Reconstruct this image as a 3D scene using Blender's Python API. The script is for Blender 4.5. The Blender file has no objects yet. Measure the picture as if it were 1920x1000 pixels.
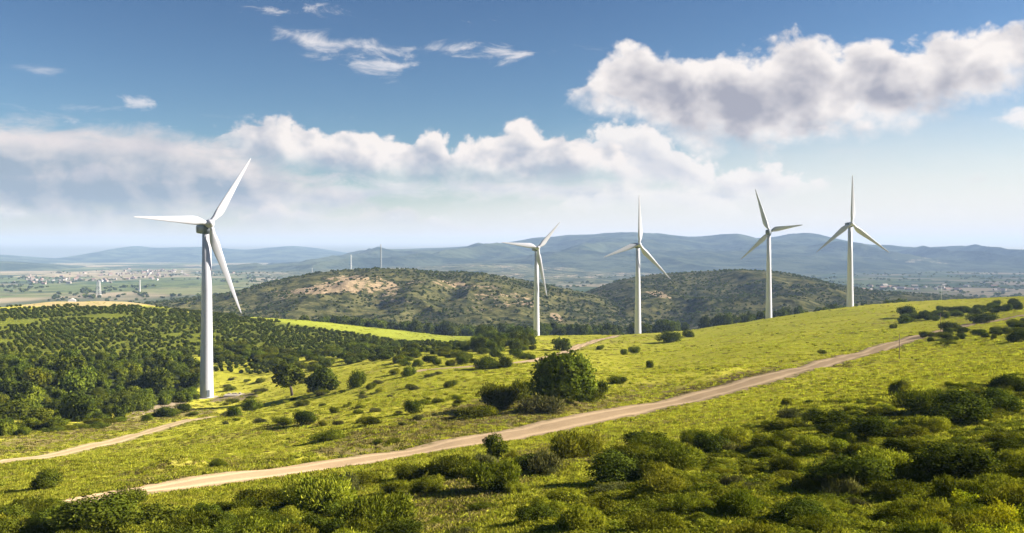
import bpy, math, random
import numpy as np
from mathutils import Vector, Matrix, Euler

R = math.radians
S = bpy.context.scene
COL = S.collection
rng = np.random.default_rng(7)
random.seed(7)

# ------------------------------------------------------------------ camera, light, exposure
F = 1867.0                    # focal length in photo pixels (1920 wide)
HV = 470.0                    # photo row of the horizon
EXPO = 1.8
SUN_AZ, SUN_EL = 86.0, 27.0   # degrees right of the view direction, above the horizon

cd = bpy.data.cameras.new("camera")
cam = bpy.data.objects.new("camera", cd)
COL.objects.link(cam)
cam.location = (0, 0, 0)
cam.rotation_euler = (R(90), 0, 0)
cd.sensor_width = 36.0
cd.lens = 36.0 * F / 1920.0
cd.shift_y = (HV - 500.0) / 1920.0
cd.clip_start = 0.5
cd.clip_end = 120000.0
S.camera = cam

S.view_settings.view_transform = 'Standard'
S.view_settings.look = 'None'
S.view_settings.exposure = EXPO
S.view_settings.gamma = 1.0
S.view_settings.use_curve_mapping = False
S.cycles.use_denoising = True
try:
    S.cycles.denoiser = 'OPENIMAGEDENOISE'
    S.cycles.denoising_input_passes = 'RGB_ALBEDO_NORMAL'
except Exception:
    pass
S.cycles.max_bounces = 6
S.cycles.diffuse_bounces = 3
S.cycles.transmission_bounces = 3
S.cycles.volume_bounces = 0
S.cycles.sample_clamp_indirect = 6

sun_dir = Vector((math.sin(R(SUN_AZ)) * math.cos(R(SUN_EL)), math.cos(R(SUN_AZ)) * math.cos(R(SUN_EL)), math.sin(R(SUN_EL))))
ld = bpy.data.lights.new("sun", 'SUN')
ld.energy = 5.0
ld.angle = R(0.5)
ld.color = (1.0, 0.90, 0.76)
sun = bpy.data.objects.new("sun", ld)
COL.objects.link(sun)
sun.rotation_euler = sun_dir.to_track_quat('Z', 'Y').to_euler()


class NT:
    """small helper for node trees"""
    def __init__(self, tree):
        self.t = tree
        self.n = tree.nodes
        self.l = tree.links

    def node(self, kind, ins=None, **props):
        nd = self.n.new(kind)
        for k, v in props.items():
            setattr(nd, k, v)
        for k, v in (ins or {}).items():
            sk = nd.inputs[k]
            if isinstance(v, bpy.types.NodeSocket):
                self.l.new(v, sk)
            else:
                sk.default_value = v
        return nd

    def math(self, op, a, b=0.0, c=0.0, clamp=False):
        nd = self.n.new('ShaderNodeMath')
        nd.operation = op
        nd.use_clamp = clamp
        for i, v in enumerate((a, b, c)):
            if isinstance(v, bpy.types.NodeSocket):
                self.l.new(v, nd.inputs[i])
            else:
                nd.inputs[i].default_value = v
        return nd.outputs[0]

    def mix(self, f, a, b, blend='MIX'):
        nd = self.n.new('ShaderNodeMix')
        nd.data_type = 'RGBA'
        nd.blend_type = blend
        nd.clamp_factor = True
        for i, v in ((0, f), (6, a), (7, b)):
            if isinstance(v, bpy.types.NodeSocket):
                self.l.new(v, nd.inputs[i])
            elif i == 0:
                nd.inputs[i].default_value = v
            else:
                nd.inputs[i].default_value = (*v, 1.0) if len(v) == 3 else v
        return nd.outputs[2]

    def smooth(self, v, a, b):
        nd = self.n.new('ShaderNodeMapRange')
        nd.interpolation_type = 'SMOOTHSTEP'
        for i, x in ((0, v), (1, a), (2, b)):
            if isinstance(x, bpy.types.NodeSocket):
                self.l.new(x, nd.inputs[i])
            else:
                nd.inputs[i].default_value = x
        return nd.outputs[0]

    def noise(self, vec, scale, detail=4.0, rough=0.55, dist=0.0, kind='FBM'):
        nd = self.n.new('ShaderNodeTexNoise')
        nd.noise_type = kind
        if vec is not None:
            self.l.new(vec, nd.inputs['Vector'])
        nd.inputs['Scale'].default_value = scale
        nd.inputs['Detail'].default_value = detail
        nd.inputs['Roughness'].default_value = rough
        nd.inputs['Distortion'].default_value = dist
        return nd.outputs[0]


def build_world():
    w = bpy.data.worlds.new("World")
    S.world = w
    w.use_nodes = True
    t = NT(w.node_tree)
    t.n.clear()
    out = t.node('ShaderNodeOutputWorld')
    sky = t.node('ShaderNodeTexSky', sky_type='NISHITA', sun_disc=False, sun_elevation=R(SUN_EL), sun_rotation=R(SUN_AZ),
                 altitude=900.0, air_density=1.0, dust_density=0.8, ozone_density=1.3)
    dim = t.mix(1.0, sky.outputs[0], (0.1, 0.1, 0.1), 'MULTIPLY')
    gam = t.node('ShaderNodeGamma', {'Color': dim, 'Gamma': 1.6})
    hs = t.node('ShaderNodeHueSaturation', {'Color': gam.outputs[0], 'Saturation': 1.02, 'Value': 8.2})
    bg = t.node('ShaderNodeBackground', {'Color': hs.outputs[0], 'Strength': 0.052})
    tc = t.node('ShaderNodeTexCoord')
    sx = t.node('ShaderNodeSeparateXYZ', {0: tc.outputs['Generated']})
    x, y, z = sx.outputs
    az = t.math('ARCTAN2', x, y)
    el = t.math('ARCTAN2', z, t.math('SQRT', t.math('ADD', t.math('MULTIPLY', x, x), t.math('MULTIPLY', y, y))))
    P = t.node('ShaderNodeCombineXYZ', {0: az, 1: t.math('MULTIPLY', el, 1.25), 2: 0.0}).outputs[0]
    Ps = t.node('ShaderNodeVectorMath', {0: P, 1: (0.0055, 0.008, 0.0)}, operation='ADD').outputs[0]
    Pw = t.node('ShaderNodeCombineXYZ', {0: az, 1: t.math('MULTIPLY', el, 3.0), 2: 5.3}).outputs[0]
    def puffs(vec):
        # rounded cumulus heads of many sizes over ragged large forms
        wv = t.node('ShaderNodeVectorMath', {0: vec, 1: t.node('ShaderNodeVectorMath', {0: t.node('ShaderNodeTexNoise', {'Vector': vec, 'Scale': 40.0, 'Detail': 3.0}).outputs[1],
                    1: (0.012, 0.012, 0.0)}, operation='MULTIPLY').outputs[0]}, operation='ADD').outputs[0]
        vo = t.node('ShaderNodeTexVoronoi', {'Vector': wv, 'Scale': 24.0, 'Detail': 2.0, 'Roughness': 0.5, 'Lacunarity': 2.4}, feature='F1', normalize=True, voronoi_dimensions='2D')
        f = t.noise(vec, 13.0, 10.0, 0.68, 0.3)
        return t.math('ADD', t.math('MULTIPLY', t.math('SUBTRACT', 0.42, vo.outputs['Distance']), 0.85), t.math('MULTIPLY', t.math('SUBTRACT', f, 0.5), 1.1))

    nb = puffs(P)
    nbs = puffs(Ps)
    nl = t.math('SUBTRACT', t.noise(P, 9.0, 3.0, 0.5), 0.5)                # large forms
    nw = t.math('SUBTRACT', t.noise(Pw, 18.0, 9.0, 0.66, 0.5), 0.5)        # wisps
    Pr = t.node('ShaderNodeVectorMath', {0: P, 1: (0.014, 0.018, 0.0)}, operation='ADD').outputs[0]
    relief = t.math('ADD', t.math('MULTIPLY', t.math('SUBTRACT', nb, nbs), 0.45),
                    t.math('MULTIPLY', t.math('SUBTRACT', t.noise(P, 19.0, 3.0, 0.5, 0.2), t.noise(Pr, 19.0, 3.0, 0.5, 0.2)), 1.3))
    A0, AW, EW = -0.62, 1.24, 0.32
    ax = t.math('DIVIDE', t.math('SUBTRACT', az, A0), AW)

    def curve(pts):
        """elevation as a function of azimuth, from photo pixels"""
        nd = t.node('ShaderNodeFloatCurve', {'Factor': 1.0, 'Value': ax})
        c = nd.mapping.curves[0]
        q = []
        for u, v in pts:
            a = math.atan((u - 960) / F)
            e = math.atan2(HV - v, math.hypot(F, u - 960))
            q.append(((a - A0) / AW, max(0.0, e / EW)))
        q = sorted(q)
        while len(c.points) < len(q):
            c.points.new(0.5, 0.5)
        for p, (px, py) in zip(c.points, q):
            p.location = (px, py)
            p.handle_type = 'AUTO_CLAMPED'
        nd.mapping.extend = 'HORIZONTAL'
        nd.mapping.update()
        return t.math('MULTIPLY', nd.outputs[0], EW)

    CL = 1.0 / 2 ** EXPO
    col = [None]

    def layer(base_shader, top, bot, softT, softB, ampT, ampB, bright, dark, coreA, coreB, n, rel=1.6, opac=1.0, tone=0.5):
        T, B = curve(top), curve(bot)
        dT = t.math('ADD', t.math('SUBTRACT', T, el), t.math('MULTIPLY', n, ampT))
        dB = t.math('ADD', t.math('SUBTRACT', el, B), t.math('MULTIPLY', n, ampB))
        m = t.math('MINIMUM', t.math('DIVIDE', dT, softT), t.math('DIVIDE', dB, softB))
        a = t.math('MULTIPLY', t.smooth(m, 0.0, 1.0), opac)
        core = t.smooth(t.math('ADD', t.math('MINIMUM', dT, dB if coreB is None else t.math('MULTIPLY', dB, coreB)),
                               t.math('MULTIPLY', nl, 0.055)), 0.0, coreA)
        shade = t.math('SUBTRACT', core, t.math('MULTIPLY', relief, rel), clamp=True)
        c = t.mix(shade, tuple(k * CL for k in bright), tuple(k * CL for k in dark))
        cb = t.node('ShaderNodeBackground', {'Color': c, 'Strength': 1.0})
        ms = t.node('ShaderNodeMixShader', {0: a, 1: base_shader, 2: cb.outputs[0]})
        return ms.outputs[0]

    sh = bg.outputs[0]
    warm, grey, blue = (0.93, 0.86, 0.83), (0.50, 0.51, 0.58), (0.40, 0.48, 0.58)
    # thin bright veil near the horizon
    sh = layer(sh, [(-700, 380), (200, 360), (700, 310), (1200, 190), (1600, 120), (2200, 60)],
               [(-700, 500), (2200, 500)], 0.15, 0.02, 0.02, 0.0, (0.95, 0.91, 0.86), (0.90, 0.89, 0.87), 0.2, None, nw, 0.0, 0.86)
    sh = layer(sh, [(-700, 345), (200, 345), (700, 335), (1200, 320), (1600, 320), (2200, 310)],
               [(-700, 500), (2200, 500)], 0.075, 0.01, 0.02, 0.0, (0.92, 0.87, 0.82), (1.08, 0.98, 0.86), 0.2, None, nw, 0.0, 0.93)
    # grey-blue sheet below the cumulus band
    sh = layer(sh, [(350, 380), (500, 330), (700, 325), (900, 325), (1150, 330), (1400, 350), (1520, 390)],
               [(350, 420), (600, 415), (800, 385), (1000, 390), (1150, 400), (1400, 392), (1520, 392)], 0.02, 0.022, 0.05, 0.05,
               (0.90, 0.86, 0.83), (0.56, 0.60, 0.67), 0.045, None, nw, 1.4, 0.88)
    # left flat cloud deck, blue-grey below a pink-white top
    sh = layer(sh, [(-700, 180), (-300, 185), (0, 205), (80, 208), (200, 218), (300, 232), (420, 252), (520, 285), (640, 335), (760, 400), (820, 470)],
               [(-700, 470), (0, 470), (300, 462), (500, 440), (640, 420), (760, 430), (820, 470)], 0.026, 0.050, 0.055, 0.03,
               (0.84, 0.77, 0.74), (0.35, 0.42, 0.51), 0.062, None, nw, 1.3, 0.94)
    sh = layer(sh, [(60, 330), (150, 305), (190, 300), (230, 318), (260, 345)], [(60, 335), (150, 345), (260, 340)], 0.02, 0.02, 0.03, 0.03,
               (0.80, 0.72, 0.72), (0.62, 0.62, 0.67), 0.04, None, nb, 0.8, 0.6)
    sh = layer(sh, [(-200, 235), (0, 235), (150, 240), (300, 258), (420, 272), (520, 288)], [(-200, 290), (0, 285), (200, 300), (350, 305), (450, 298), (520, 288)], 0.018, 0.02, 0.03, 0.035,
               (0.86, 0.78, 0.76), (0.66, 0.62, 0.66), 0.05, None, nw, 1.0, 0.75)
    # low cumulus line over the horizon
    sh = layer(sh, [(420, 470), (450, 402), (520, 386), (570, 398), (640, 404), (760, 396), (800, 416), (900, 430), (960, 470)],
               [(420, 450), (700, 436), (960, 455)], 0.008, 0.03, 0.030, 0.02, (0.92, 0.84, 0.77), (0.68, 0.67, 0.70), 0.03, None, nb, 1.2, 0.72)
    # soft white lower bank at right
    sh = layer(sh, [(960, 420), (1040, 380), (1120, 352), (1200, 345), (1290, 352), (1370, 372), (1400, 420)],
               [(960, 410), (1200, 395), (1400, 410)], 0.012, 0.02, 0.04, 0.03, (0.97, 0.92, 0.86), (0.80, 0.80, 0.82), 0.04, None, nb, 1.0, 0.85)
    sh = layer(sh, [(1040, 330), (1090, 255), (1140, 236), (1220, 250), (1280, 290), (1340, 322), (1400, 318), (1480, 334), (1540, 352), (1580, 380)],
               [(1040, 290), (1100, 335), (1250, 356), (1400, 382), (1480, 370), (1580, 350)], 0.008, 0.02, 0.05, 0.03, (0.97, 0.92, 0.88), (0.60, 0.62, 0.69), 0.05, None, nb, 1.6, 0.95)
    # cumulus band
    sh = layer(sh, [(300, 372), (360, 290), (400, 246), (440, 238), (490, 220), (540, 234), (585, 252), (650, 248), (700, 258), (765, 268), (800, 246), (850, 272), (880, 252),
                    (912, 272), (950, 240), (990, 232), (1040, 254), (1100, 254), (1150, 276), (1190, 320), (1220, 360)],
               [(300, 270), (360, 268), (420, 290), (490, 320), (600, 340), (750, 356), (900, 358), (1100, 356), (1220, 340)],
               0.010, 0.034, 0.056, 0.022, (0.98, 0.91, 0.86), (0.46, 0.50, 0.58), 0.066, 5.0, nb, 2.6, 1.0)
    # big cloud
    sh = layer(sh, [(1020, 290), (1050, 210), (1080, 165), (1120, 126), (1160, 106), (1220, 94), (1290, 100), (1340, 80), (1390, 88), (1450, 74), (1510, 69), (1570, 87),
                    (1620, 69), (1690, 82), (1760, 66), (1820, 52), (1880, 56), (1940, 65), (2050, 90), (2150, 160)],
               [(1020, 180), (1050, 195), (1090, 205), (1150, 222), (1200, 242), (1260, 270), (1320, 294), (1380, 296), (1450, 288), (1500, 270), (1560, 264),
                (1620, 256), (1690, 248), (1730, 234), (1790, 224), (1830, 200), (1870, 184), (1940, 166), (2050, 150), (2150, 150)],
               0.016, 0.034, 0.062, 0.056, (0.99, 0.93, 0.89), (0.40, 0.405, 0.475), 0.080, 1.3, nb, 1.5, 1.0)
    sh = layer(sh, [(1835, 240), (1870, 215), (1920, 205), (2000, 190), (2080, 220)], [(1835, 215), (1870, 228), (1920, 240), (2000, 245), (2080, 220)], 0.008, 0.010, 0.03, 0.03, (0.98, 0.93, 0.91), (0.66, 0.67, 0.72), 0.04, None, nb, 1.0, 0.9)
    # small high clouds
    wc = (0.97, 0.92, 0.90), (0.66, 0.69, 0.76)
    sh = layer(sh, [(490, 45), (520, 20), (580, 14), (640, 24), (690, 60)], [(490, 10), (540, 30), (600, 30), (690, 20)], 0.020, 0.022, 0.10, 0.09, *wc, 0.03, None, nw, 1.2, 0.9)
    sh = layer(sh, [(490, 85), (530, 48), (590, 48), (650, 62), (720, 80), (780, 82), (850, 82), (920, 115)],
               [(490, 45), (560, 98), (600, 128), (650, 114), (740, 110), (860, 98), (920, 75)], 0.018, 0.026, 0.055, 0.080, *wc, 0.04, None, nw, 1.2, 0.95)
    sh = layer(sh, [(640, 170), (675, 105), (760, 112), (830, 110), (880, 140)], [(640, 105), (690, 155), (720, 158), (770, 138), (840, 122), (880, 95)], 0.018, 0.024, 0.060, 0.080, *wc, 0.04, None, nw, 1.2, 0.92)
    sh = layer(sh, [(820, 135), (860, 98), (920, 93), (980, 94), (1020, 125)], [(820, 85), (870, 118), (930, 120), (1020, 85)], 0.018, 0.018, 0.075, 0.075, *wc, 0.04, None, nw, 1.0, 0.85)
    sh = layer(sh, [(195, 235), (222, 184), (250, 184), (285, 192), (310, 235)], [(195, 150), (230, 186), (262, 206), (285, 200), (310, 150)], 0.014, 0.016, 0.055, 0.055, *wc, 0.03, None, nw, 1.2, 0.9)
    # faint streaks
    for st in (([(990, 110), (1060, 92), (1160, 88), (1200, 105)], [(990, 90), (1060, 96), (1160, 94), (1200, 85)]), ([(-60, 180), (40, 120), (130, 150), (220, 200)], [(-60, 110), (40, 128), (130, 155), (220, 130)]),
               ([(-200, 205), (0, 186), (120, 190), (260, 215)], [(-200, 190), (0, 205), (120, 208), (260, 205)])):
        sh = layer(sh, *st, 0.02, 0.02, 0.05, 0.05, *wc, 0.04, None, nw, 0.5, 0.55)
    t.l.new(sh, out.inputs[0])
    w.cycles.sampling_method = 'MANUAL'
    w.cycles.sample_map_resolution = 512


build_world()

# ------------------------------------------------------------------ numeric helpers
def hash2(ix, iy, s):
    h = (ix.astype(np.int64) * 374761393 + iy.astype(np.int64) * 668265263 + s * 1274126177) & 0x7fffffff
    h = ((h ^ (h >> 13)) * 1274126177) & 0x7fffffff
    h = (h ^ (h >> 16)) & 0xffff
    return h / 65535.0


def vnoise(x, y, s=0):
    ix, iy = np.floor(x), np.floor(y)
    fx, fy = x - ix, y - iy
    fx, fy = fx * fx * (3 - 2 * fx), fy * fy * (3 - 2 * fy)
    a, b = hash2(ix, iy, s), hash2(ix + 1, iy, s)
    c, d = hash2(ix, iy + 1, s), hash2(ix + 1, iy + 1, s)
    return (a + (b - a) * fx) * (1 - fy) + (c + (d - c) * fx) * fy - 0.5


def fbm(x, y, s=0, o=4, g=0.5):
    r, a = 0, 1.0
    for k in range(o):
        r = r + a * vnoise(x, y, s + k * 17)
        x, y, a = x * 2.03 + 5.1, y * 2.03 - 3.3, a * g
    return r


def sstep(v, a, b):
    k = np.clip((v - a) / (b - a), 0, 1)
    return k * k * (3 - 2 * k)


def inpoly(u, v, poly):
    """signed distance in pixels, positive inside"""
    p = np.array(poly, float)
    ins = np.zeros(u.shape, bool)
    best = np.full(u.shape, 1e18)
    n = len(p)
    for i in range(n):
        (x0, y0), (x1, y1) = p[i], p[(i + 1) % n]
        ex, ey = x1 - x0, y1 - y0
        k = np.clip(((u - x0) * ex + (v - y0) * ey) / (ex * ex + ey * ey + 1e-9), 0, 1)
        best = np.minimum(best, (u - x0 - k * ex) ** 2 + (v - y0 - k * ey) ** 2)
        c = (y0 > v) != (y1 > v)
        xi = x0 + (v - y0) * ex / (ey if abs(ey) > 1e-9 else 1e-9)
        ins ^= c & (u < xi)
    d = np.sqrt(best)
    return np.where(ins, d, -d)


# ------------------------------------------------------------------ terrain height
# measured places of the photo: (column, row, distance ahead in metres)
CP = [
    (1196, 1000, 52), (1196, 760, 165), (1196, 690, 280), (1196, 650, 430), (1196, 629, 667),
    (1440, 1000, 50), (1440, 850, 86), (1440, 770, 140), (1440, 700, 205), (1440, 650, 320), (1440, 620, 480), (1440, 598, 687),
    (1593, 1000, 49), (1593, 850, 84), (1593, 760, 120), (1593, 668, 255), (1593, 620, 400), (1593, 579, 700),
    (1750, 1000, 48), (1750, 850, 80), (1750, 700, 160), (1750, 625, 330), (1750, 590, 500), (1750, 566, 690),
    (1920, 1000, 46), (1920, 850, 75), (1920, 700, 140), (1920, 620, 270), (1920, 580, 430), (1920, 557, 620),
    (2300, 1000, 42), (2300, 850, 66), (2300, 700, 115), (2300, 600, 260), (2300, 555, 480), (2300, 545, 620),
    (960, 1000, 57), (960, 850, 105), (960, 800, 140), (960, 740, 190), (960, 680, 290), (960, 645, 450), (960, 629, 680),
    (700, 1000, 63), (700, 920, 85), (700, 858, 120), (700, 800, 160), (700, 740, 240), (700, 690, 330), (700, 655, 460), (700, 640, 560), (700, 613, 700),
    (560, 600, 700), (860, 635, 660),
    (388, 1000, 70), (388, 905, 100), (388, 850, 150), (388, 790, 230), (388, 748, 341), (388, 705, 400), (388, 660, 460), (388, 620, 560), (388, 588, 700),
    (100, 1000, 78), (100, 920, 105), (100, 865, 150), (100, 810, 215), (100, 765, 290), (100, 710, 350), (100, 655, 430), (100, 605, 570), (100, 576, 690), (100, 565, 750),
    (-300, 1000, 85), (-300, 920, 115), (-300, 860, 165), (-300, 760, 280), (-300, 690, 360), (-300, 600, 570), (-300, 574, 690), (-300, 563, 750), (250, 574, 690), (250, 565, 740),
]
CPZ = [(u, d, -(v - HV) / F * d) for u, v, d in CP]
for u in (-300, 100, 388, 700, 960, 1196, 1440, 1750, 2300):
    zf = {-300: -72, 100: -72, 388: -74, 700: -82, 960: -84, 1196: -86, 1440: -78, 1750: -68, 2300: -58}[u]
    CPZ += [(u, 950, zf), (u, 1300, -100), (u, 2200, -110), (u, 5000, -110)]
    z46 = [-(v - HV) / F * d for uu, v, d in CP if v == 1000 and abs(uu - u) < 40]
    if z46:
        CPZ.append((u, 28, z46[0] + 2.6))
CPA = np.array(CPZ)
_cx, _cy, _cz = CPA[:, 0] / 330.0, np.log(CPA[:, 1]) * 2.2, CPA[:, 2]


def _phi(r2):
    return 0.5 * r2 * np.log(r2 + 1e-9)


def _fit():
    n = len(_cx)
    K = _phi((_cx[:, None] - _cx[None]) ** 2 + (_cy[:, None] - _cy[None]) ** 2) + np.eye(n) * 0.02
    Q = np.stack([np.ones(n), _cx, _cy], 1)
    M = np.block([[K, Q], [Q.T, np.zeros((3, 3))]])
    return np.linalg.solve(M, np.concatenate([_cz, np.zeros(3)]))


_W = _fit()


def base_h(x, y):
    x, y = np.asarray(x, float), np.asarray(y, float)
    yy = np.clip(y, 26, 5000)
    u = np.clip(960 + F * x / np.maximum(y, 1.0), -420, 2420) / 330.0
    l = np.log(yy) * 2.2
    out = _W[-3] + _W[-2] * u + _W[-1] * l
    for i in range(len(_cx)):
        out = out + _W[i] * _phi((u - _cx[i]) ** 2 + (l - _cy[i]) ** 2)
    k = sstep(yy, 1200, 2200)
    return out * (1 - k) + -110.0 * k


MOUNDS = []                   # low earth banks beside the main road


def ground_h(x, y):
    x, y = np.atleast_1d(np.asarray(x, float)), np.atleast_1d(np.asarray(y, float))
    z = base_h(x, y)
    near = 1 - sstep(np.asarray(y, float), 900, 1500)
    for mx, my, dx, dy, ml, mw, mh in MOUNDS:
        a, b = (x - mx) * dx + (y - my) * dy, (y - my) * dx - (x - mx) * dy
        g = mh * np.exp(-(a / ml) ** 2 - (b / mw) ** 2)
        k = g > 0.01
        if np.any(k):
            path, hw = ROADS[0]
            g = np.where(k, g * sstep(near_road(x, y, path, 20.0) - road_half(x, hw), 0.0, 1.4), 0.0)
            z = z + g
    z = z + near * (fbm(x / 34.0, y / 34.0, 3, 3) * 1.3 + fbm(x / 7.0, y / 7.0, 5, 2) * 0.28)
    return z + (1 - near) * fbm(x / 900.0, y / 900.0, 9, 3) * 9.0


_D = np.exp(np.linspace(math.log(34), math.log(7000), 1500))


def hit(u, v, h=ground_h, dmin=34.0):
    """the point of the ground seen at a photo pixel"""
    D = _D[_D >= dmin]
    x = (u - 960) / F * D
    zr = -(v - HV) / F * D
    g = h(x, D)
    idx = np.nonzero(zr <= g)[0]
    i = idx[0] if len(idx) else len(D) - 1
    if i == 0:
        d = D[0]
    else:
        a, b = zr[i - 1] - g[i - 1], zr[i] - g[i]
        d = D[i - 1] + (D[i] - D[i - 1]) * (a / (a - b) if a != b else 0)
    xx = (u - 960) / F * d
    return float(xx), float(d), float(h(np.array([xx]), np.array([d]))[0])


def topix(x, y, z):
    return 960 + F * x / y, HV - F * z / y


# ------------------------------------------------------------------ object helpers
def mesh_np(name, verts, faces, mats=(), smooth=True, attrs=None, mat_idx=None):
    """faces: (n,k) array of equal size faces"""
    me = bpy.data.meshes.new(name)
    v = np.ascontiguousarray(verts, np.float32)
    f = np.ascontiguousarray(faces, np.int32)
    me.vertices.add(len(v))
    me.vertices.foreach_set('co', v.ravel())
    k = f.shape[1]
    me.loops.add(f.size)
    me.loops.foreach_set('vertex_index', f.ravel())
    me.polygons.add(len(f))
    me.polygons.foreach_set('loop_start', np.arange(0, f.size, k, dtype=np.int32))
    if mat_idx is not None:
        me.polygons.foreach_set('material_index', np.ascontiguousarray(mat_idx, np.int32))
    me.polygons.foreach_set('use_smooth', np.full(len(f), smooth))
    for m in mats:
        me.materials.append(m)
    me.update(calc_edges=True)
    for an, av in (attrs or {}).items():
        if av.ndim == 1:
            a = me.attributes.new(an, 'FLOAT', 'POINT')
            a.data.foreach_set('value', np.ascontiguousarray(av, np.float32))
        else:
            a = me.attributes.new(an, 'FLOAT_COLOR', 'POINT')
            c = np.ones((len(av), 4), np.float32)
            c[:, :3] = av
            a.data.foreach_set('color', c.ravel())
    return me


def link(name, me, loc=(0, 0, 0), rot=(0, 0, 0), scale=(1, 1, 1), parent=None, label=None, cat=None, group=None, kind=None):
    o = bpy.data.objects.new(name, me)
    COL.objects.link(o)
    o.location, o.rotation_euler, o.scale = loc, rot, scale
    if parent is not None:
        o.parent = parent
    for k, val in (('label', label), ('category', cat), ('group', group), ('kind', kind)):
        if val:
            o[k] = val
    return o


class MB:
    """collects simple solids into one mesh"""
    def __init__(self):
        self.v, self.f = [], []

    def tube(self, pts, rad, n=12, cap=True):
        """rings along pts with radii"""
        pts = [Vector(p) for p in pts]
        b = len(self.v)
        for i, p in enumerate(pts):
            t = (pts[min(i + 1, len(pts) - 1)] - pts[max(i - 1, 0)]).normalized()
            a = t.orthogonal().normalized() if abs(t.z) < 0.999 else Vector((1, 0, 0))
            c = t.cross(a)
            for k in range(n):
                th = 2 * math.pi * k / n
                self.v.append(p + (a * math.cos(th) + c * math.sin(th)) * rad[i])
        for i in range(len(pts) - 1):
            for k in range(n):
                k2 = (k + 1) % n
                self.f.append((b + i * n + k, b + i * n + k2, b + (i + 1) * n + k2, b + (i + 1) * n + k))
        if cap:
            self.f.append(tuple(b + k for k in range(n))[::-1])
            self.f.append(tuple(b + (len(pts) - 1) * n + k for k in range(n)))
        return self

    def box(self, lo, hi, m=None):
        b = len(self.v)
        for z in (lo[2], hi[2]):
            for x, y in ((lo[0], lo[1]), (hi[0], lo[1]), (hi[0], hi[1]), (lo[0], hi[1])):
                p = Vector((x, y, z))
                self.v.append(m @ p if m else p)
        for q in ((0, 3, 2, 1), (4, 5, 6, 7), (0, 1, 5, 4), (1, 2, 6, 5), (2, 3, 7, 6), (3, 0, 4, 7)):
            self.f.append(tuple(b + i for i in q))
        return self

    def bar(self, a, c, w):
        return self.tube([a, c], [w, w], 4)

    def mesh(self, name, mat, smooth=False, bevel=0):
        me = bpy.data.meshes.new(name)
        me.from_pydata([tuple(p) for p in self.v], [], self.f)
        me.materials.append(mat)
        if smooth:
            me.polygons.foreach_set('use_smooth', np.full(len(me.polygons), True))
        me.update()
        if bevel:
            import bmesh
            bm = bmesh.new()
            bm.from_mesh(me)
            bmesh.ops.bevel(bm, geom=list(bm.edges) + list(bm.verts), offset=bevel, segments=3, affect='EDGES', profile=0.5)
            bm.to_mesh(me)
            bm.free()
        return me


# ------------------------------------------------------------------ materials
def new_mat(name):
    m = bpy.data.materials.new(name)
    m.use_nodes = True
    t = NT(m.node_tree)
    t.n.clear()
    t.out = t.node('ShaderNodeOutputMaterial')
    return m, t


def plain_mat(name, col, rough=0.6, var=0.08, scale=0.6, metal=0.0):
    m, t = new_mat(name)
    tc = t.node('ShaderNodeTexCoord')
    n = t.noise(tc.outputs['Object'], scale, 5.0, 0.6)
    c = t.mix(n, tuple(k * (1 - var) for k in col), tuple(min(1, k * (1 + var)) for k in col))
    b = t.node('ShaderNodeBsdfPrincipled', {'Base Color': c, 'Roughness': rough, 'Metallic': metal})
    t.l.new(b.outputs[0], t.out.inputs[0])
    return m


def leaf_mat(name, c0, c1, transl=0.18, hue=0.02):
    """leaf colour varied from leaf clump to leaf clump and from plant to plant"""
    m, t = new_mat(name)
    geo = t.node('ShaderNodeNewGeometry')
    oi = t.node('ShaderNodeObjectInfo')
    n = t.noise(geo.outputs['Position'], 0.55, 3.0, 0.6)
    k = t.math('ADD', t.smooth(n, 0.3, 0.7), t.math('MULTIPLY', t.math('SUBTRACT', geo.outputs['Random Per Island'], 0.5), 0.7), clamp=True)
    c = t.mix(k, c0, c1)
    hsv = t.node('ShaderNodeHueSaturation', {'Color': c,
                 'Hue': t.math('ADD', 0.5 - hue / 2, t.math('MULTIPLY', oi.outputs['Random'], hue)),
                 'Value': t.math('ADD', 0.78, t.math('MULTIPLY', oi.outputs['Random'], 0.44))})
    d = t.node('ShaderNodeBsdfDiffuse', {'Color': hsv.outputs[0], 'Roughness': 0.6})
    tr = t.node('ShaderNodeBsdfTranslucent', {'Color': t.mix(1.0, hsv.outputs[0], (1.1, 1.15, 0.6), 'MULTIPLY')})
    ms = t.node('ShaderNodeMixShader', {0: transl, 1: d.outputs[0], 2: tr.outputs[0]})
    t.l.new(ms.outputs[0], t.out.inputs[0])
    return m


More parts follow.
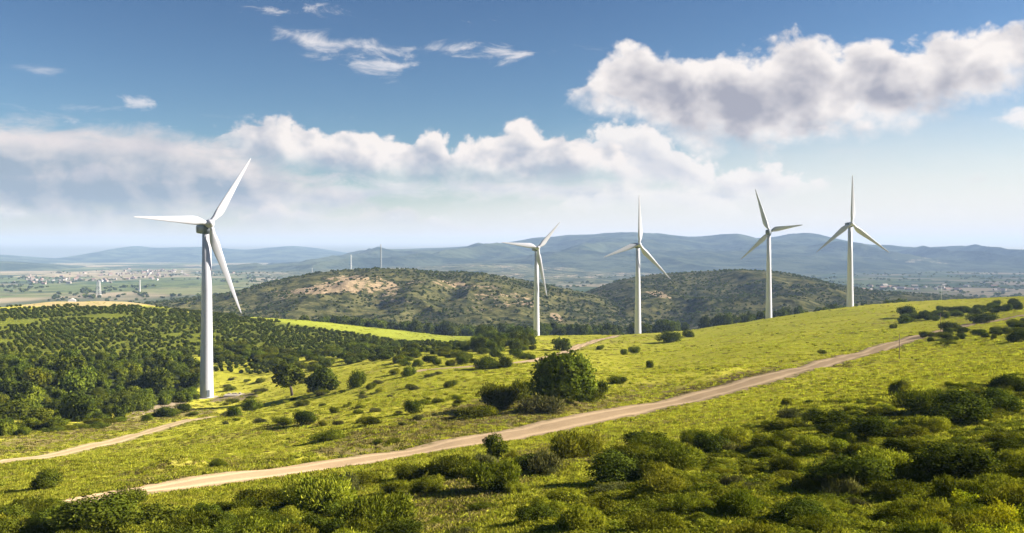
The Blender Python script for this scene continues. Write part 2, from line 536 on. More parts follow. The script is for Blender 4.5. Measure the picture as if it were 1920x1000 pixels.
M = {
    'white': plain_mat('turbine_white', (0.41, 0.42, 0.475), 0.38, 0.03, 0.15),
    'grey': plain_mat('nacelle_shade_grey', (0.095, 0.115, 0.14), 0.45, 0.05, 0.5),  # grey coat, darkened further to put the nacelle's shade into the colour
    'dark': plain_mat('vent_dark', (0.03, 0.035, 0.04), 0.6, 0.1, 2.0),
    'concrete': plain_mat('concrete', (0.33, 0.29, 0.24), 0.9, 0.25, 1.2),
    'steel': plain_mat('galvanised_steel', (0.34, 0.36, 0.37), 0.5, 0.1, 1.0, 0.3),
    'palesteel': plain_mat('pale_steel', (0.62, 0.62, 0.60), 0.5, 0.1, 1.0),
    'wood': plain_mat('weathered_wood', (0.14, 0.10, 0.07), 0.9, 0.3, 3.0),
    'bark': plain_mat('bark', (0.06, 0.045, 0.035), 0.95, 0.35, 2.5),
    'oldplaster': plain_mat('old_plaster', (0.24, 0.21, 0.175), 0.9, 0.2, 0.2),
    'plaster': plain_mat('white_plaster', (0.60, 0.57, 0.52), 0.9, 0.1, 0.3),
    'tile': plain_mat('roof_tile', (0.22, 0.125, 0.085), 0.9, 0.2, 0.4),
    'leafdark': leaf_mat('leaf_dark', (0.034, 0.052, 0.007), (0.105, 0.130, 0.014)),
    'leafmid': leaf_mat('leaf_mid', (0.055, 0.080, 0.009), (0.150, 0.180, 0.018)),
    'leafscrub': leaf_mat('leaf_scrub', (0.125, 0.150, 0.014), (0.320, 0.320, 0.030), 0.22),
    'leafolive': leaf_mat('leaf_olive', (0.070, 0.090, 0.008), (0.190, 0.205, 0.018), 0.18),
    'leafdry': leaf_mat('leaf_dry', (0.080, 0.090, 0.028), (0.165, 0.160, 0.052), 0.2),
    'leaforchard': leaf_mat('leaf_orchard', (0.040, 0.060, 0.008), (0.105, 0.125, 0.016)),
    'leafyellow': leaf_mat('leaf_yellow', (0.13, 0.17, 0.012), (0.40, 0.38, 0.018), 0.36),
    'grass': leaf_mat('grass_blades', (0.335, 0.355, 0.036), (0.525, 0.510, 0.066), 0.44, 0.025),
    'grassdry': leaf_mat('grass_dry', (0.210, 0.180, 0.060), (0.370, 0.310, 0.105), 0.34, 0.02),
}


def ground_material():
    m, t = new_mat('ground_cover')
    tc = t.node('ShaderNodeTexCoord')
    P = tc.outputs['Object']
    at = t.node('ShaderNodeVertexColor', layer_name='tint')
    pl = t.node('ShaderNodeAttribute', attribute_name='plain').outputs['Fac']
    n1 = t.noise(P, 0.9, 6.0, 0.65)
    n2 = t.noise(P, 0.055, 5.0, 0.6)
    sc = t.node('ShaderNodeMapping', {0: P, 3: (0.10, 0.35, 0.1)}).outputs[0]
    n3 = t.noise(sc, 1.0, 4.0, 0.6)
    v = t.math('ADD', 0.45, t.math('MULTIPLY', n1, 0.55))
    v = t.math('ADD', v, t.math('MULTIPLY', n2, 0.3))
    v = t.math('ADD', v, t.math('MULTIPLY', t.math('SUBTRACT', n3, 0.5), 0.35))
    near = t.mix(1.0, at.outputs[0], t.node('ShaderNodeCombineColor', {0: v, 1: v, 2: v}).outputs[0], 'MULTIPLY')
    # patchwork of fields on the far plain
    warp = t.node('ShaderNodeVectorMath', {0: t.node('ShaderNodeMapping', {0: P, 3: (0.0032, 0.0014, 0.0)}).outputs[0],
                  1: t.node('ShaderNodeTexNoise', {'Vector': P, 'Scale': 0.002, 'Detail': 2.0}).outputs[1]}, operation='ADD').outputs[0]
    vo = t.node('ShaderNodeTexVoronoi', {'Vector': warp, 'Scale': 1.0}, feature='F1')
    wn = t.node('ShaderNodeTexWhiteNoise', {'Vector': vo.outputs['Color']}, noise_dimensions='3D')
    rp = t.node('ShaderNodeValToRGB', {0: wn.outputs[0]})
    cr = rp.color_ramp
    cr.interpolation = 'CONSTANT'
    cols = [(0, (0.055, 0.085, 0.030)), (0.18, (0.10, 0.125, 0.045)), (0.36, (0.20, 0.175, 0.095)), (0.5, (0.075, 0.105, 0.035)),
            (0.64, (0.28, 0.235, 0.150)), (0.76, (0.045, 0.065, 0.028)), (0.9, (0.15, 0.160, 0.070))]
    while len(cr.elements) < len(cols):
        cr.elements.new(0.5)
    for e, (p, c) in zip(cr.elements, cols):
        e.position, e.color = p, (*c, 1)
    n4 = t.noise(P, 0.012, 6.0, 0.7)
    far = t.mix(t.smooth(n4, 0.52, 0.60), rp.outputs[0], (0.035, 0.050, 0.022))
    far = t.mix(t.smooth(t.noise(P, 0.0016, 3.0, 0.6), 0.5, 0.66), far, (0.26, 0.215, 0.145))
    c = t.mix(pl, near, far)
    bh = t.noise(P, 2.4, 4.0, 0.7)
    bmp = t.node('ShaderNodeBump', {'Height': bh, 'Strength': 0.9, 'Distance': 0.35})
    d = t.node('ShaderNodeBsdfDiffuse', {'Color': c, 'Roughness': 0.9, 'Normal': bmp.outputs[0]})
    t.l.new(d.outputs[0], t.out.inputs[0])
    return m


def hill_material(name, dark, mid, bare, bare_cut, sc, extra=None):
    m, t = new_mat(name)
    P = t.node('ShaderNodeTexCoord').outputs['Object']
    at = t.node('ShaderNodeAttribute', attribute_name='bare').outputs['Fac']
    n1 = t.noise(P, sc, 6.0, 0.68)
    n2 = t.noise(P, sc * 0.22, 4.0, 0.6)
    c = t.mix(t.smooth(n1, 0.40, 0.62), dark, mid)
    n5 = t.noise(P, sc * 2.2, 4.0, 0.7)
    b = t.math('ADD', t.math('ADD', t.math('MULTIPLY', n2, 0.45), t.math('MULTIPLY', n5, 0.55)), at)
    c = t.mix(t.smooth(b, bare_cut, bare_cut + 0.05), c, bare)
    bmp = t.node('ShaderNodeBump', {'Height': n1, 'Strength': 0.6, 'Distance': 1.6 / max(sc, 0.01) * 0.3})
    d = t.node('ShaderNodeBsdfDiffuse', {'Color': c, 'Roughness': 0.9, 'Normal': bmp.outputs[0]})
    t.l.new(d.outputs[0], t.out.inputs[0])
    return m


def road_material(name, c0, c1):
    m, t = new_mat(name)
    P = t.node('ShaderNodeTexCoord').outputs['Object']
    ac = t.node('ShaderNodeAttribute', attribute_name='across').outputs['Fac']     # -1 .. 1 across the track
    n1 = t.noise(P, 0.7, 7.0, 0.65)
    n2 = t.noise(P, 5.0, 4.0, 0.7)
    c = t.mix(n1, c0, c1)
    rut = t.math('ABSOLUTE', t.math('SUBTRACT', t.math('ABSOLUTE', ac), 0.46))
    c = t.mix(t.math('MULTIPLY', t.smooth(t.math('ADD', rut, t.math('MULTIPLY', t.math('SUBTRACT', n1, 0.5), 0.3)), 0.20, 0.03), 0.6), c, tuple(min(1, k * 1.35) for k in c1))
    c = t.mix(t.math('MULTIPLY', t.smooth(n2, 0.50, 0.72), 0.5), c, tuple(k * 0.6 for k in c0))
    edge = t.smooth(t.math('ADD', t.math('ABSOLUTE', ac), t.math('MULTIPLY', t.math('SUBTRACT', t.noise(P, 0.9, 5.0, 0.7), 0.5), 1.5)), 0.66, 0.98)
    c = t.mix(edge, c, (0.14, 0.135, 0.045))
    bmp = t.node('ShaderNodeBump', {'Height': n2, 'Strength': 0.5, 'Distance': 0.1})
    d = t.node('ShaderNodeBsdfDiffuse', {'Color': c, 'Roughness': 0.9, 'Normal': bmp.outputs[0]})
    t.l.new(d.outputs[0], t.out.inputs[0])
    return m


# ------------------------------------------------------------------ zones of the near ground (photo pixel outlines)
Z_ROAD = [(40, 966), (100, 955), (160, 943), (230, 930), (300, 918), (400, 906), (500, 893), (600, 879), (700, 861), (800, 842), (900, 822), (1000, 803), (1100, 785),
          (1200, 765), (1300, 741), (1400, 717), (1500, 693), (1600, 667), (1680, 644), (1750, 624), (1790, 613), (1850, 601), (1930, 590)]
Z_TRACK = [(-120, 897), (-40, 880), (0, 870), (60, 857), (130, 842), (200, 828), (280, 810), (340, 795), (408, 779)]
Z_LANE = [(780, 696), (850, 690), (920, 685), (1000, 678), (1050, 666), (1088, 648), (1120, 637), (1160, 631)]
P_FOREST = [(-400, 668), (0, 664), (120, 672), (260, 668), (350, 655), (372, 700), (368, 742), (250, 768), (210, 782), (90, 800), (0, 822), (-400, 860)]
P_ORCHARD = [(-400, 580), (0, 578), (250, 572), (440, 590), (600, 608), (760, 628), (900, 642), (880, 668), (700, 672), (560, 668), (520, 664), (370, 668), (350, 672), (0, 680), (-400, 685)]
P_FIELD = [(430, 584), (560, 594), (700, 608), (800, 618), (905, 632), (902, 646), (760, 638), (640, 622), (520, 603), (440, 592)]
P_HEDGE2 = [(400, 668), (560, 668), (520, 700), (400, 702)]
P_SCRUBR = [(960, 1050), (1000, 985), (1060, 935), (1110, 905), (1190, 860), (1290, 822), (1400, 815), (1500, 778), (1650, 758), (1760, 738), (1940, 712), (2300, 690), (2300, 1100), (960, 1100)]
P_SCRUBL = [(-300, 930), (0, 962), (100, 990), (300, 1000), (420, 968), (520, 945), (640, 960), (720, 988), (770, 1020), (780, 1100), (-300, 1100)]
P_DRY = [
    [(-200, 850), (0, 830), (120, 800), (240, 775), (330, 770), (390, 772), (260, 800), (120, 830), (0, 856), (-200, 890)],
    [(580, 850), (680, 800), (800, 772), (900, 745), (1010, 740), (1130, 745), (1210, 735), (1180, 760), (1000, 795), (800, 832), (640, 862)],
    [(1190, 742), (1300, 728), (1400, 700), (1460, 690), (1440, 706), (1300, 736)],
    [(760, 960), (860, 910), (1000, 850), (1130, 820), (1120, 850), (980, 900), (860, 1000), (760, 1010)],
]


def road_path(pix, step=1.0, h=ground_h, dmin=34.0):
    p = np.array([hit(u, v, base_h, dmin)[:2] for u, v in pix])
    # smooth and resample
    for _ in range(2):
        q = [p[0]]
        for i in range(len(p) - 1):
            q += [p[i] * 0.75 + p[i + 1] * 0.25, p[i] * 0.25 + p[i + 1] * 0.75]
        q.append(p[-1])
        p = np.array(q)
    s = np.concatenate([[0], np.cumsum(np.hypot(*np.diff(p, axis=0).T))])
    ss = np.arange(0, s[-1], step)
    return np.stack([np.interp(ss, s, p[:, 0]), np.interp(ss, s, p[:, 1])], 1)


def road_half(x, hw):
    """half width: the main road is broad where it meets the near slope and narrows uphill"""
    return hw * np.interp(x, [-46, -40, -32, -15, 15, 60, 120], [0.25, 0.8, 1.35, 1.35, 1.12, 1.0, 0.9]) if hw > 4 else hw + 0 * x


ROADS = [(road_path(Z_ROAD), 5.3), (road_path(Z_TRACK), 2.6), (road_path(Z_LANE), 2.8)]


def near_road(x, y, path, rmax):
    """distance to a path (only useful below rmax)"""
    d = np.full(x.shape, 1e9)
    lo, hi = path.min(0) - rmax, path.max(0) + rmax
    m = (x > lo[0]) & (x < hi[0]) & (y > lo[1]) & (y < hi[1])
    xi, yi = x[m], y[m]
    best = np.full(xi.shape, 1e9)
    for px, py in path[::2]:
        best = np.minimum(best, (xi - px) ** 2 + (yi - py) ** 2)
    d[m] = np.sqrt(best)
    return d


for mu, mv, du, dv, ml, mw, mh in ((345, 880, 60, -8, 5.0, 2.4, 1.5), (1345, 708, 60, -14, 13.0, 3.2, 1.8), (640, 852, 60, -10, 9.0, 2.6, 1.0), (1040, 762, 60, -12, 14.0, 4.0, 1.2)):
    p0, p1 = hit(mu, mv, base_h), hit(mu + du, mv + dv, base_h)
    ln = math.hypot(p1[0] - p0[0], p1[1] - p0[1])
    MOUNDS.append((p0[0], p0[1], (p1[0] - p0[0]) / ln, (p1[1] - p0[1]) / ln, ml, mw, mh))


def build_ground():
    a = np.concatenate([np.linspace(-1.4, -0.6, 90)[:-1], np.linspace(-0.6, 0.6, 900), np.linspace(0.6, 1.4, 90)[1:]])
    y = np.concatenate([np.exp(np.arange(math.log(9), math.log(1000), 0.0068)), np.exp(np.arange(math.log(1000), math.log(12900), 0.024))])
    Y, A = np.meshgrid(y, a, indexing='ij')
    X = A * Y
    x, yy = X.ravel(), Y.ravel()
    z = ground_h(x, yy)
    tint = np.empty((len(x), 3))
    u, v = topix(x, yy, z)
    nz = fbm(x / 22, yy / 22, 21, 4)
    big = fbm(x / 60, yy / 60, 31, 3)
    g0, g1 = np.array((0.400, 0.402, 0.042)), np.array((0.530, 0.500, 0.066))
    k = np.clip(0.5 + big * 1.3, 0, 1)[:, None]
    tint[:] = g0 * (1 - k) + g1 * k
    nearm = (yy < 1000)
    st = sstep(fbm(x / 18, yy / 26, 131, 4) + 0.25 * fbm(x / 3.0, yy / 3.0, 137, 2), 0.26, 0.60)[:, None] * 0.45
    tint[:] = tint * (1 - st) + np.array((0.300, 0.250, 0.085)) * st
    dk = sstep(fbm(x / 11, yy / 8, 151, 4), 0.30, 0.6)[:, None] * 0.5
    tint[:] = tint * (1 - dk) + np.array((0.105, 0.125, 0.020)) * dk

    def zone(poly, colr, soft, amp, dlo, dhi):
        sel = nearm & (yy > dlo) & (yy < dhi)
        s = inpoly(u[sel], v[sel], poly) + nz[sel] * amp
        kk = sstep(s, -soft, soft)[:, None]
        tint[sel] = tint[sel] * (1 - kk) + np.array(colr) * kk
    for q in P_DRY:
        zone(q, (0.235, 0.200, 0.070), 9, 30, 30, 400)
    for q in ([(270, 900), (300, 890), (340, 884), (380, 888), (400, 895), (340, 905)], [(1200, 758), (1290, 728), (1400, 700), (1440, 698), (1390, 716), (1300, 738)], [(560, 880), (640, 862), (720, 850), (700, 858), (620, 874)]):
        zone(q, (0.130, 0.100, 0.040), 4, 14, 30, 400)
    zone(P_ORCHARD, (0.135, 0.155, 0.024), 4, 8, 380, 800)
    zone([(-400, 564), (0, 566), (250, 563), (345, 568), (330, 573), (250, 574), (0, 575), (-400, 576)], (0.42, 0.34, 0.17), 2, 3, 560, 900)
    zone(P_FIELD, (0.350, 0.390, 0.050), 3, 2, 500, 800)
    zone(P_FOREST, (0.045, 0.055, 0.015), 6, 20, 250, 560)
    zone(P_SCRUBR, (0.150, 0.165, 0.020), 25, 60, 20, 200)
    zone(P_SCRUBL, (0.120, 0.135, 0.020), 15, 40, 20, 140)
    zone([(225, 790), (250, 768), (300, 756), (350, 754), (330, 766), (275, 778)], (0.34, 0.27, 0.18), 3, 6, 200, 420)
    zone([(395, 752), (410, 742), (470, 737), (480, 744), (430, 754)], (0.26, 0.21, 0.12), 3, 6, 200, 420)
    far = sstep(yy, 760, 900)[:, None]
    tint[:] = tint * (1 - far) + np.array((0.055, 0.070, 0.022)) * far
    plain = sstep(yy, 1500, 2100)
    for path, hw in ROADS:
        d = near_road(x, yy, path, 14.0)
        m = d < 14
        hl = road_half(x[m], hw)
        kk = (1 - sstep(d[m], hl * 0.75, hl + 2.2))[:, None]
        nn = np.clip(0.8 + nz[m][:, None], 0.2, 1.0) * 0.75
        tint[m] = tint[m] * (1 - kk * nn) + np.array((0.200, 0.160, 0.085)) * kk * nn
        z[m] -= 0.30 * (1 - sstep(d[m], hl * 0.8, hl * 1.05))
    nr, nc = Y.shape
    i = np.arange(nr - 1)[:, None] * nc + np.arange(nc - 1)[None]
    f = np.stack([i, i + 1, i + nc + 1, i + nc], -1).reshape(-1, 4)
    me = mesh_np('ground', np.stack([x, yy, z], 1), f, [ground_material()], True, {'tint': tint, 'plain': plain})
    link('ground', me, kind='structure')


build_ground()


def build_road(name, path, hw, mat, ditch=0.0):
    t = np.gradient(path, axis=0)
    t /= np.hypot(t[:, 0], t[:, 1])[:, None]
    nrm = np.stack([-t[:, 1], t[:, 0]], 1)
    cs = np.linspace(-1, 1, 13)
    wob = 1 + 0.16 * fbm(np.arange(len(path)) / 9.0, np.zeros(len(path)), 77, 3)
    P = path[:, None, :] + nrm[:, None, :] * (cs[None, :, None] * (road_half(path[:, 0], hw) * wob)[:, None, None])
    x, y = P[..., 0].ravel(), P[..., 1].ravel()
    z = ground_h(x, y)
    ac = np.tile(cs, len(path))
    rut = np.exp(-((np.abs(ac) - 0.46) / 0.13) ** 2)
    z = z + 0.05 - 0.07 * rut + 0.03 * vnoise(x * 1.3, y * 1.3, 8) - 0.18 * (np.abs(ac) > 0.95)
    n, k = len(path), len(cs)
    i = np.arange(n - 1)[:, None] * k + np.arange(k - 1)[None]
    f = np.stack([i, i + 1, i + k + 1, i + k], -1).reshape(-1, 4)[:, ::-1]
    me = mesh_np(name, np.stack([x, y, z], 1), f, [mat], True, {'across': ac})
    link(name, me, kind='structure')


sand = road_material('dirt_track', (0.340, 0.240, 0.138), (0.490, 0.368, 0.228))
worn = road_material('worn_track', (0.240, 0.185, 0.100), (0.370, 0.290, 0.175))
build_road('dirt_road', *ROADS[0], sand)
build_road('dirt_track', *ROADS[1], worn)
build_road('dirt_lane', *ROADS[2], sand)


# ------------------------------------------------------------------ hills
def ridge(name, sky, d_crest, d_foot, d_back, mat, amp, wl, seed, nu=420, nd=150, bare=None, pw=1.15, fold=0.35, u0=None, u1=None):
    """a hill range: its crest follows the skyline, its flank carries spurs and gullies; returns its height function"""
    su, sv = np.array(sky, float).T
    u = np.linspace(su[0], su[-1], nu)
    zc = -(np.interp(u, su, sv) - HV) / F * d_crest
    for _ in range(2):
        zc = np.convolve(np.pad(zc, 3, mode='edge'), np.ones(7) / 7, 'valid')
    s = np.concatenate([np.linspace(0, 1, nd), np.linspace(1, 2, nd // 3)[1:]])
    d = np.where(s <= 1, d_foot + (d_crest - d_foot) * s, d_crest + (d_back - d_crest) * (s - 1))
    S2, U = np.meshgrid(s, u, indexing='ij')
    D = np.meshgrid(d, u, indexing='ij')[0]
    X = (U - 960) / F * d_crest * (0.55 + 0.45 * D / d_crest)
    zf = np.where(D < 2200, base_h(X, D), -110.0) - 6
    f = np.where(S2 <= 1, np.sin(np.clip(S2, 0, 1) * math.pi / 2) ** pw, np.cos(np.clip(S2 - 1, 0, 1) * math.pi / 2))
    Z = zf + (zc[None] - zf) * f
    env = np.clip(S2 * (1 - S2) * 4, 0, 1) * (S2 <= 1)
    wob = X + fbm(D / (wl * 1.5), X / (wl * 1.5), seed + 3, 2) * wl * 0.9
    rid = 1 - 2 * np.abs(fbm(wob / wl, D / (wl * 2.6), seed, 2))
    Z += env * amp * (rid - 0.7) + env * amp * fold * fbm(X / (wl * 0.3), D / (wl * 0.3), seed + 9, 3)
    nr, nc = X.shape
    i = np.arange(nr - 1)[:, None] * nc + np.arange(nc - 1)[None]
    fc = np.stack([i, i + 1, i + nc + 1, i + nc], -1).reshape(-1, 4)
    P = np.stack([X.ravel(), D.ravel(), Z.ravel()], 1)
    pu, pv = topix(P[:, 0], P[:, 1], P[:, 2])
    b = np.zeros(len(P))
    for poly, soft, val in (bare or []):
        b = np.maximum(b, sstep(inpoly(pu, pv, poly), -soft, soft) * val)
    me = mesh_np(name, P, fc, [mat], True, {'bare': b})
    link(name, me, kind='structure')
    return P.reshape(nr, nc, 3), b.reshape(nr, nc)


m_hill = hill_material('scrub_hillside', (0.040, 0.047, 0.013), (0.150, 0.140, 0.050), (0.400, 0.300, 0.180), 0.745, 0.055)
m_far = hill_material('distant_woods', (0.026, 0.040, 0.022), (0.085, 0.104, 0.056), (0.260, 0.235, 0.150), 0.635, 0.0045)
m_low = hill_material('distant_foothills', (0.045, 0.062, 0.032), (0.160, 0.165, 0.085), (0.420, 0.340, 0.230), 0.555, 0.009)

FAR1 = [(300, 515), (420, 505), (500, 500), (560, 495), (620, 489), (680, 477), (720, 470), (760, 467), (850, 464), (900, 460), (940, 456), (970, 452), (1000, 447), (1040, 446), (1060, 443), (1130, 439), (1170, 440), (1200, 442),
        (1260, 442), (1300, 445), (1350, 444), (1400, 447), (1440, 446), (1475, 441), (1505, 443), (1540, 452), (1570, 459), (1600, 463), (1640, 463), (1680, 467), (1720, 467), (1755, 464), (1800, 468), (1860, 471), (1930, 473), (2050, 476), (2200, 482), (2400, 490)]
ridge('mountain_ridge', FAR1, 8000, 4600, 10500, m_far, 105, 620, 41, 900, 260,
      [([(1640, 482), (1740, 482), (1835, 490), (1760, 497), (1700, 497)], 9, 0.10), ([(1860, 518), (1960, 514), (1960, 524), (1870, 524)], 6, 0.10)], 1.0, 0.25)
FAR2 = [(-300, 500), (0, 496), (130, 490), (190, 478), (230, 466), (255, 461), (290, 465), (380, 463), (420, 466), (470, 469), (500, 466), (550, 461), (590, 465), (650, 474), (700, 480), (800, 486), (1000, 492)]
ridge('distant_mountain', FAR2, 11500, 9000, 12600, m_far, 60, 1400, 51, 500, 120, None, 1.1, 0.2)
FAR3 = [(-500, 474), (-100, 474), (0, 478), (60, 483), (140, 487), (220, 492), (300, 499), (360, 505)]
ridge('wooded_ridge', FAR3, 9500, 7400, 11000, m_far, 18, 600, 61, 300, 80, None, 1.0, 0.2)
FAR4 = [(-500, 486), (0, 490), (70, 496), (130, 504), (190, 512), (230, 518)]
ridge('dark_spur', FAR4, 6200, 5200, 7400, m_far, 10, 400, 71, 260, 70, None, 1.0, 0.2)
FOOT1 = [(420, 520), (560, 506), (680, 500), (800, 497), (900, 492), (1000, 494), (1120, 500), (1250, 512), (1400, 518), (1600, 520), (1800, 526), (2000, 527), (2300, 530)]
ridge('foothills', FOOT1, 5600, 3000, 7000, m_low, 16, 420, 81, 600, 160, None, 1.0, 0.4)

BARE1 = [([(560, 522), (640, 513), (820, 524), (960, 534), (940, 545), (800, 540), (640, 530)], 8, 0.235), ([(520, 556), (700, 556), (860, 566), (840, 574), (640, 566)], 6, 0.235), ([(880, 545), (1000, 540), (1030, 575), (900, 590), (820, 585)], 12, 0.235), ([(420, 560), (560, 540), (900, 520), (1000, 560), (800, 580), (500, 580)], 20, 0.13), ([(480, 545), (560, 530), (600, 560), (520, 566)], 6, 0.2), ([(1030, 585), (1050, 588), (1060, 606), (1030, 598)], 3, 0.35), ([(505, 550), (560, 538), (620, 528), (655, 515), (715, 513), (760, 540), (735, 556), (640, 552), (580, 556)], 8, 0.305),
         ([(690, 550), (750, 545), (740, 558), (700, 560)], 4, 0.30), ([(800, 520), (830, 540), (860, 552), (850, 540)], 4, 0.22),
         ([(760, 572), (850, 560), (900, 580), (800, 585)], 6, 0.2), ([(880, 530), (960, 530), (960, 545), (900, 550)], 8, 0.2),
         ([(440, 565), (560, 560), (560, 575), (460, 572)], 6, 0.16)]
HILL1 = [(180, 580), (300, 567), (400, 555), (450, 546), (520, 527), (600, 511), (650, 506), (700, 504), (760, 505), (820, 510), (870, 511), (905, 513), (950, 521), (1000, 531),
         (1040, 539), (1100, 552), (1200, 572), (1300, 590)]
H1, B1 = ridge('hill', HILL1, 1500, 980, 2100, m_hill, 13, 120, 91, 520, 200, BARE1, 1.25, 0.5)
BARE2 = [([(1195, 546), (1240, 545), (1265, 562), (1240, 560)], 3, 0.34), ([(1340, 535), (1390, 530), (1400, 538)], 4, 0.2), ([(1490, 556), (1530, 556), (1540, 564)], 4, 0.3)]
HILL2 = [(960, 600), (1040, 575), (1090, 556), (1130, 540), (1170, 526), (1230, 516), (1300, 511), (1380, 506), (1430, 507), (1480, 513), (1530, 524), (1580, 536), (1650, 546), (1730, 553), (1850, 560), (2000, 570)]
H2, B2 = ridge('green_hill', HILL2, 1700, 1020, 2300, m_hill, 20, 150, 97, 520, 200, BARE2, 1.15, 0.45)


# ------------------------------------------------------------------ foliage
def leaf_cloud(lobes, n, size, seed, fill=0.25, aspect=0.6, up=0.0, spray=0.0, sd=0.10):
    """n small leaf sprays spread through ellipsoid lobes (centre, radii); returns verts, faces, normals"""
    r = np.random.default_rng(seed)
    w = np.array([rx * ry + ry * rz + rx * rz for _, (rx, ry, rz) in lobes])
    li = r.choice(len(lobes), n, p=w / w.sum())
    C = np.array([c for c, _ in lobes])[li]
    A = np.array([a for _, a in lobes])[li]
    d = r.normal(size=(n, 3))
    d /= np.linalg.norm(d, axis=1)[:, None]
    rad = np.where(r.random(n) < fill, r.uniform(0.35, 0.85, n), r.normal(0.96, sd, n))
    # break the lobe surface into small tufts
    tf = 0.12 * np.sin(d[:, 0] * 9 + li * 1.7) * np.sin(d[:, 1] * 8 + li) + 0.10 * np.sin(d[:, 2] * 11 + d[:, 0] * 6 + li * 0.7)
    p = C + d * A * (rad + tf)[:, None]
    keep = p[:, 2] > 0.02
    p, d, A = p[keep], d[keep], A[keep]
    n = len(p)
    nrm = d / A
    nrm /= np.linalg.norm(nrm, axis=1)[:, None]
    fn = nrm + r.normal(size=(n, 3)) * 0.75
    fn[:, 2] += up
    fn /= np.linalg.norm(fn, axis=1)[:, None]
    if spray:
        t = nrm * 0.6 + np.array((0, 0, spray)) + r.normal(size=(n, 3)) * 0.45
        fn = np.cross(t, r.normal(size=(n, 3)))
        fn /= np.linalg.norm(fn, axis=1)[:, None]
        fn *= np.sign((fn * nrm).sum(1))[:, None]
    else:
        t = np.cross(fn, r.normal(size=(n, 3)))
    t /= np.linalg.norm(t, axis=1)[:, None]
    b = np.cross(fn, t)
    s = size * r.uniform(0.55, 1.35, n)[:, None]
    V = np.stack([p - t * s, p - b * s * aspect, p + t * s, p + b * s * aspect], 1)
    V[:, 0] -= fn * s * 0.25
    V[:, 2] -= fn * s * 0.25
    sn = nrm * 0.75 + fn * 0.6
    sn /= np.linalg.norm(sn, axis=1)[:, None]
    return V.reshape(-1, 3), np.arange(4 * n).reshape(n, 4), np.repeat(sn, 4, 0)


def leaf_mesh(name, lobes, n, size, seed, mat, **kw):
    V, f, N = leaf_cloud(lobes, n, size, seed, **kw)
    me = mesh_np(name, V, f, [mat], True)
    me.normals_split_custom_set_from_vertices([tuple(q) for q in N])
    return me


def crown_lobes(r, w, h, z0, k, flat=0.85):
    """k lobes making an uneven crown of width 2w from z0 up to h"""
    L = [((0, 0, (z0 + h) / 2), (w * 0.62, w * 0.62, (h - z0) * 0.46))]
    for i in range(k):
        a = r.uniform(0, 2 * math.pi)
        q = r.uniform(0.3, 0.72) * w
        rr = r.uniform(0.26, 0.46) * w
        zz = z0 + (h - z0) * r.uniform(0.24, 0.80) * (1.0 - 0.18 * (q / w) ** 2)
        L.append(((q * math.cos(a), q * math.sin(a), zz), (rr, rr, min(rr * flat, (h - z0) * 0.34))))
    return L


def bush_variants(name, mat, count, leaves, size, k, seed, h=1.25, z0=0.0, w=1.0, **kw):
    """unit bushes about two wide and h tall"""
    out = []
    for i in range(count):
        r = np.random.default_rng(seed + i)
        hh = h * r.uniform(0.85, 1.15)
        out.append(leaf_mesh(name, crown_lobes(r, w, hh, z0, k), leaves, size, seed + 50 + i, mat, **kw))
    return out


SPR = dict(aspect=0.26, spray=0.75, sd=0.15, fill=0.30)
BUSH = {
    'dark': bush_variants('bush_foliage', M['leafdark'], 5, 7000, 0.044, 13, 100, 1.2, sd=0.13),
    'mid': bush_variants('bush_foliage', M['leafmid'], 5, 7000, 0.044, 13, 200, 1.2, sd=0.13),
    'scrub': bush_variants('shrub_foliage', M['leafscrub'], 7, 9500, 0.058, 13, 300, 0.95, **SPR),
    'scrubdark': bush_variants('shrub_foliage', M['leafolive'], 6, 9500, 0.055, 13, 360, 0.95, **SPR),
    'dry': bush_variants('shrub_foliage', M['leafdry'], 3, 4500, 0.065, 11, 400, 0.7, **SPR),
    'yellow': bush_variants('shrub_foliage', M['leafyellow'], 3, 6500, 0.040, 12, 450, 0.9, aspect=0.5, sd=0.14),
    'orchard': bush_variants('bush_foliage', M['leaforchard'], 4, 420, 0.17, 5, 500, 1.25),
    'tree': bush_variants('tree_foliage', M['leafdark'], 5, 3000, 0.080, 11, 600, 1.35),
    'treemid': bush_variants('tree_foliage', M['leafmid'], 5, 3000, 0.080, 11, 660, 1.3),
    'treeolive': bush_variants('tree_foliage', M['leafolive'], 4, 3000, 0.080, 9, 690, 1.1),
    'tiny': bush_variants('scrub_foliage', M['leafmid'], 3, 90, 0.34, 3, 700, 1.0),
    'tinydark': bush_variants('scrub_foliage', M['leafdark'], 3, 90, 0.34, 3, 720, 1.0),
}


def stand(u, v, dmin=34.0):
    return hit(u, v, ground_h, dmin)


def plant(name, kind, u, v, wpx, hpx, label, cat='shrub', group=None, i=None, dmin=34.0, sink=0.06):
    """a shrub standing at photo pixel (u, v), wpx wide and hpx tall there"""
    x, y, z = stand(u, v, dmin)
    ms = BUSH[kind]
    me = ms[random.randrange(len(ms)) if i is None else i % len(ms)]
    zz = max(q[2] for q in (me.vertices[k].co for k in range(0, len(me.vertices), 7)))
    w, h = wpx * y / F / 2, hpx * y / F / zz
    s = random.uniform(0.80, 1.25)
    return link(name, me, (x, y, z - sink * h), (random.uniform(-.12, .12), random.uniform(-.12, .12), random.uniform(0, 6.28)), (w * s, w / s, h), None, label, cat, group)


def place(name, kind, x, y, w, h, label, cat, group, z=None):
    ms = BUSH[kind]
    z = float(ground_h(np.array([x]), np.array([y]))[0]) if z is None else z
    return link(name, random.choice(ms), (x, y, z - 0.05 * h), (random.uniform(-.08, .08), random.uniform(-.08, .08), random.uniform(0, 6.28)),
                (w * random.uniform(.85, 1.15), w * random.uniform(.85, 1.15), h), None, label, cat, group)


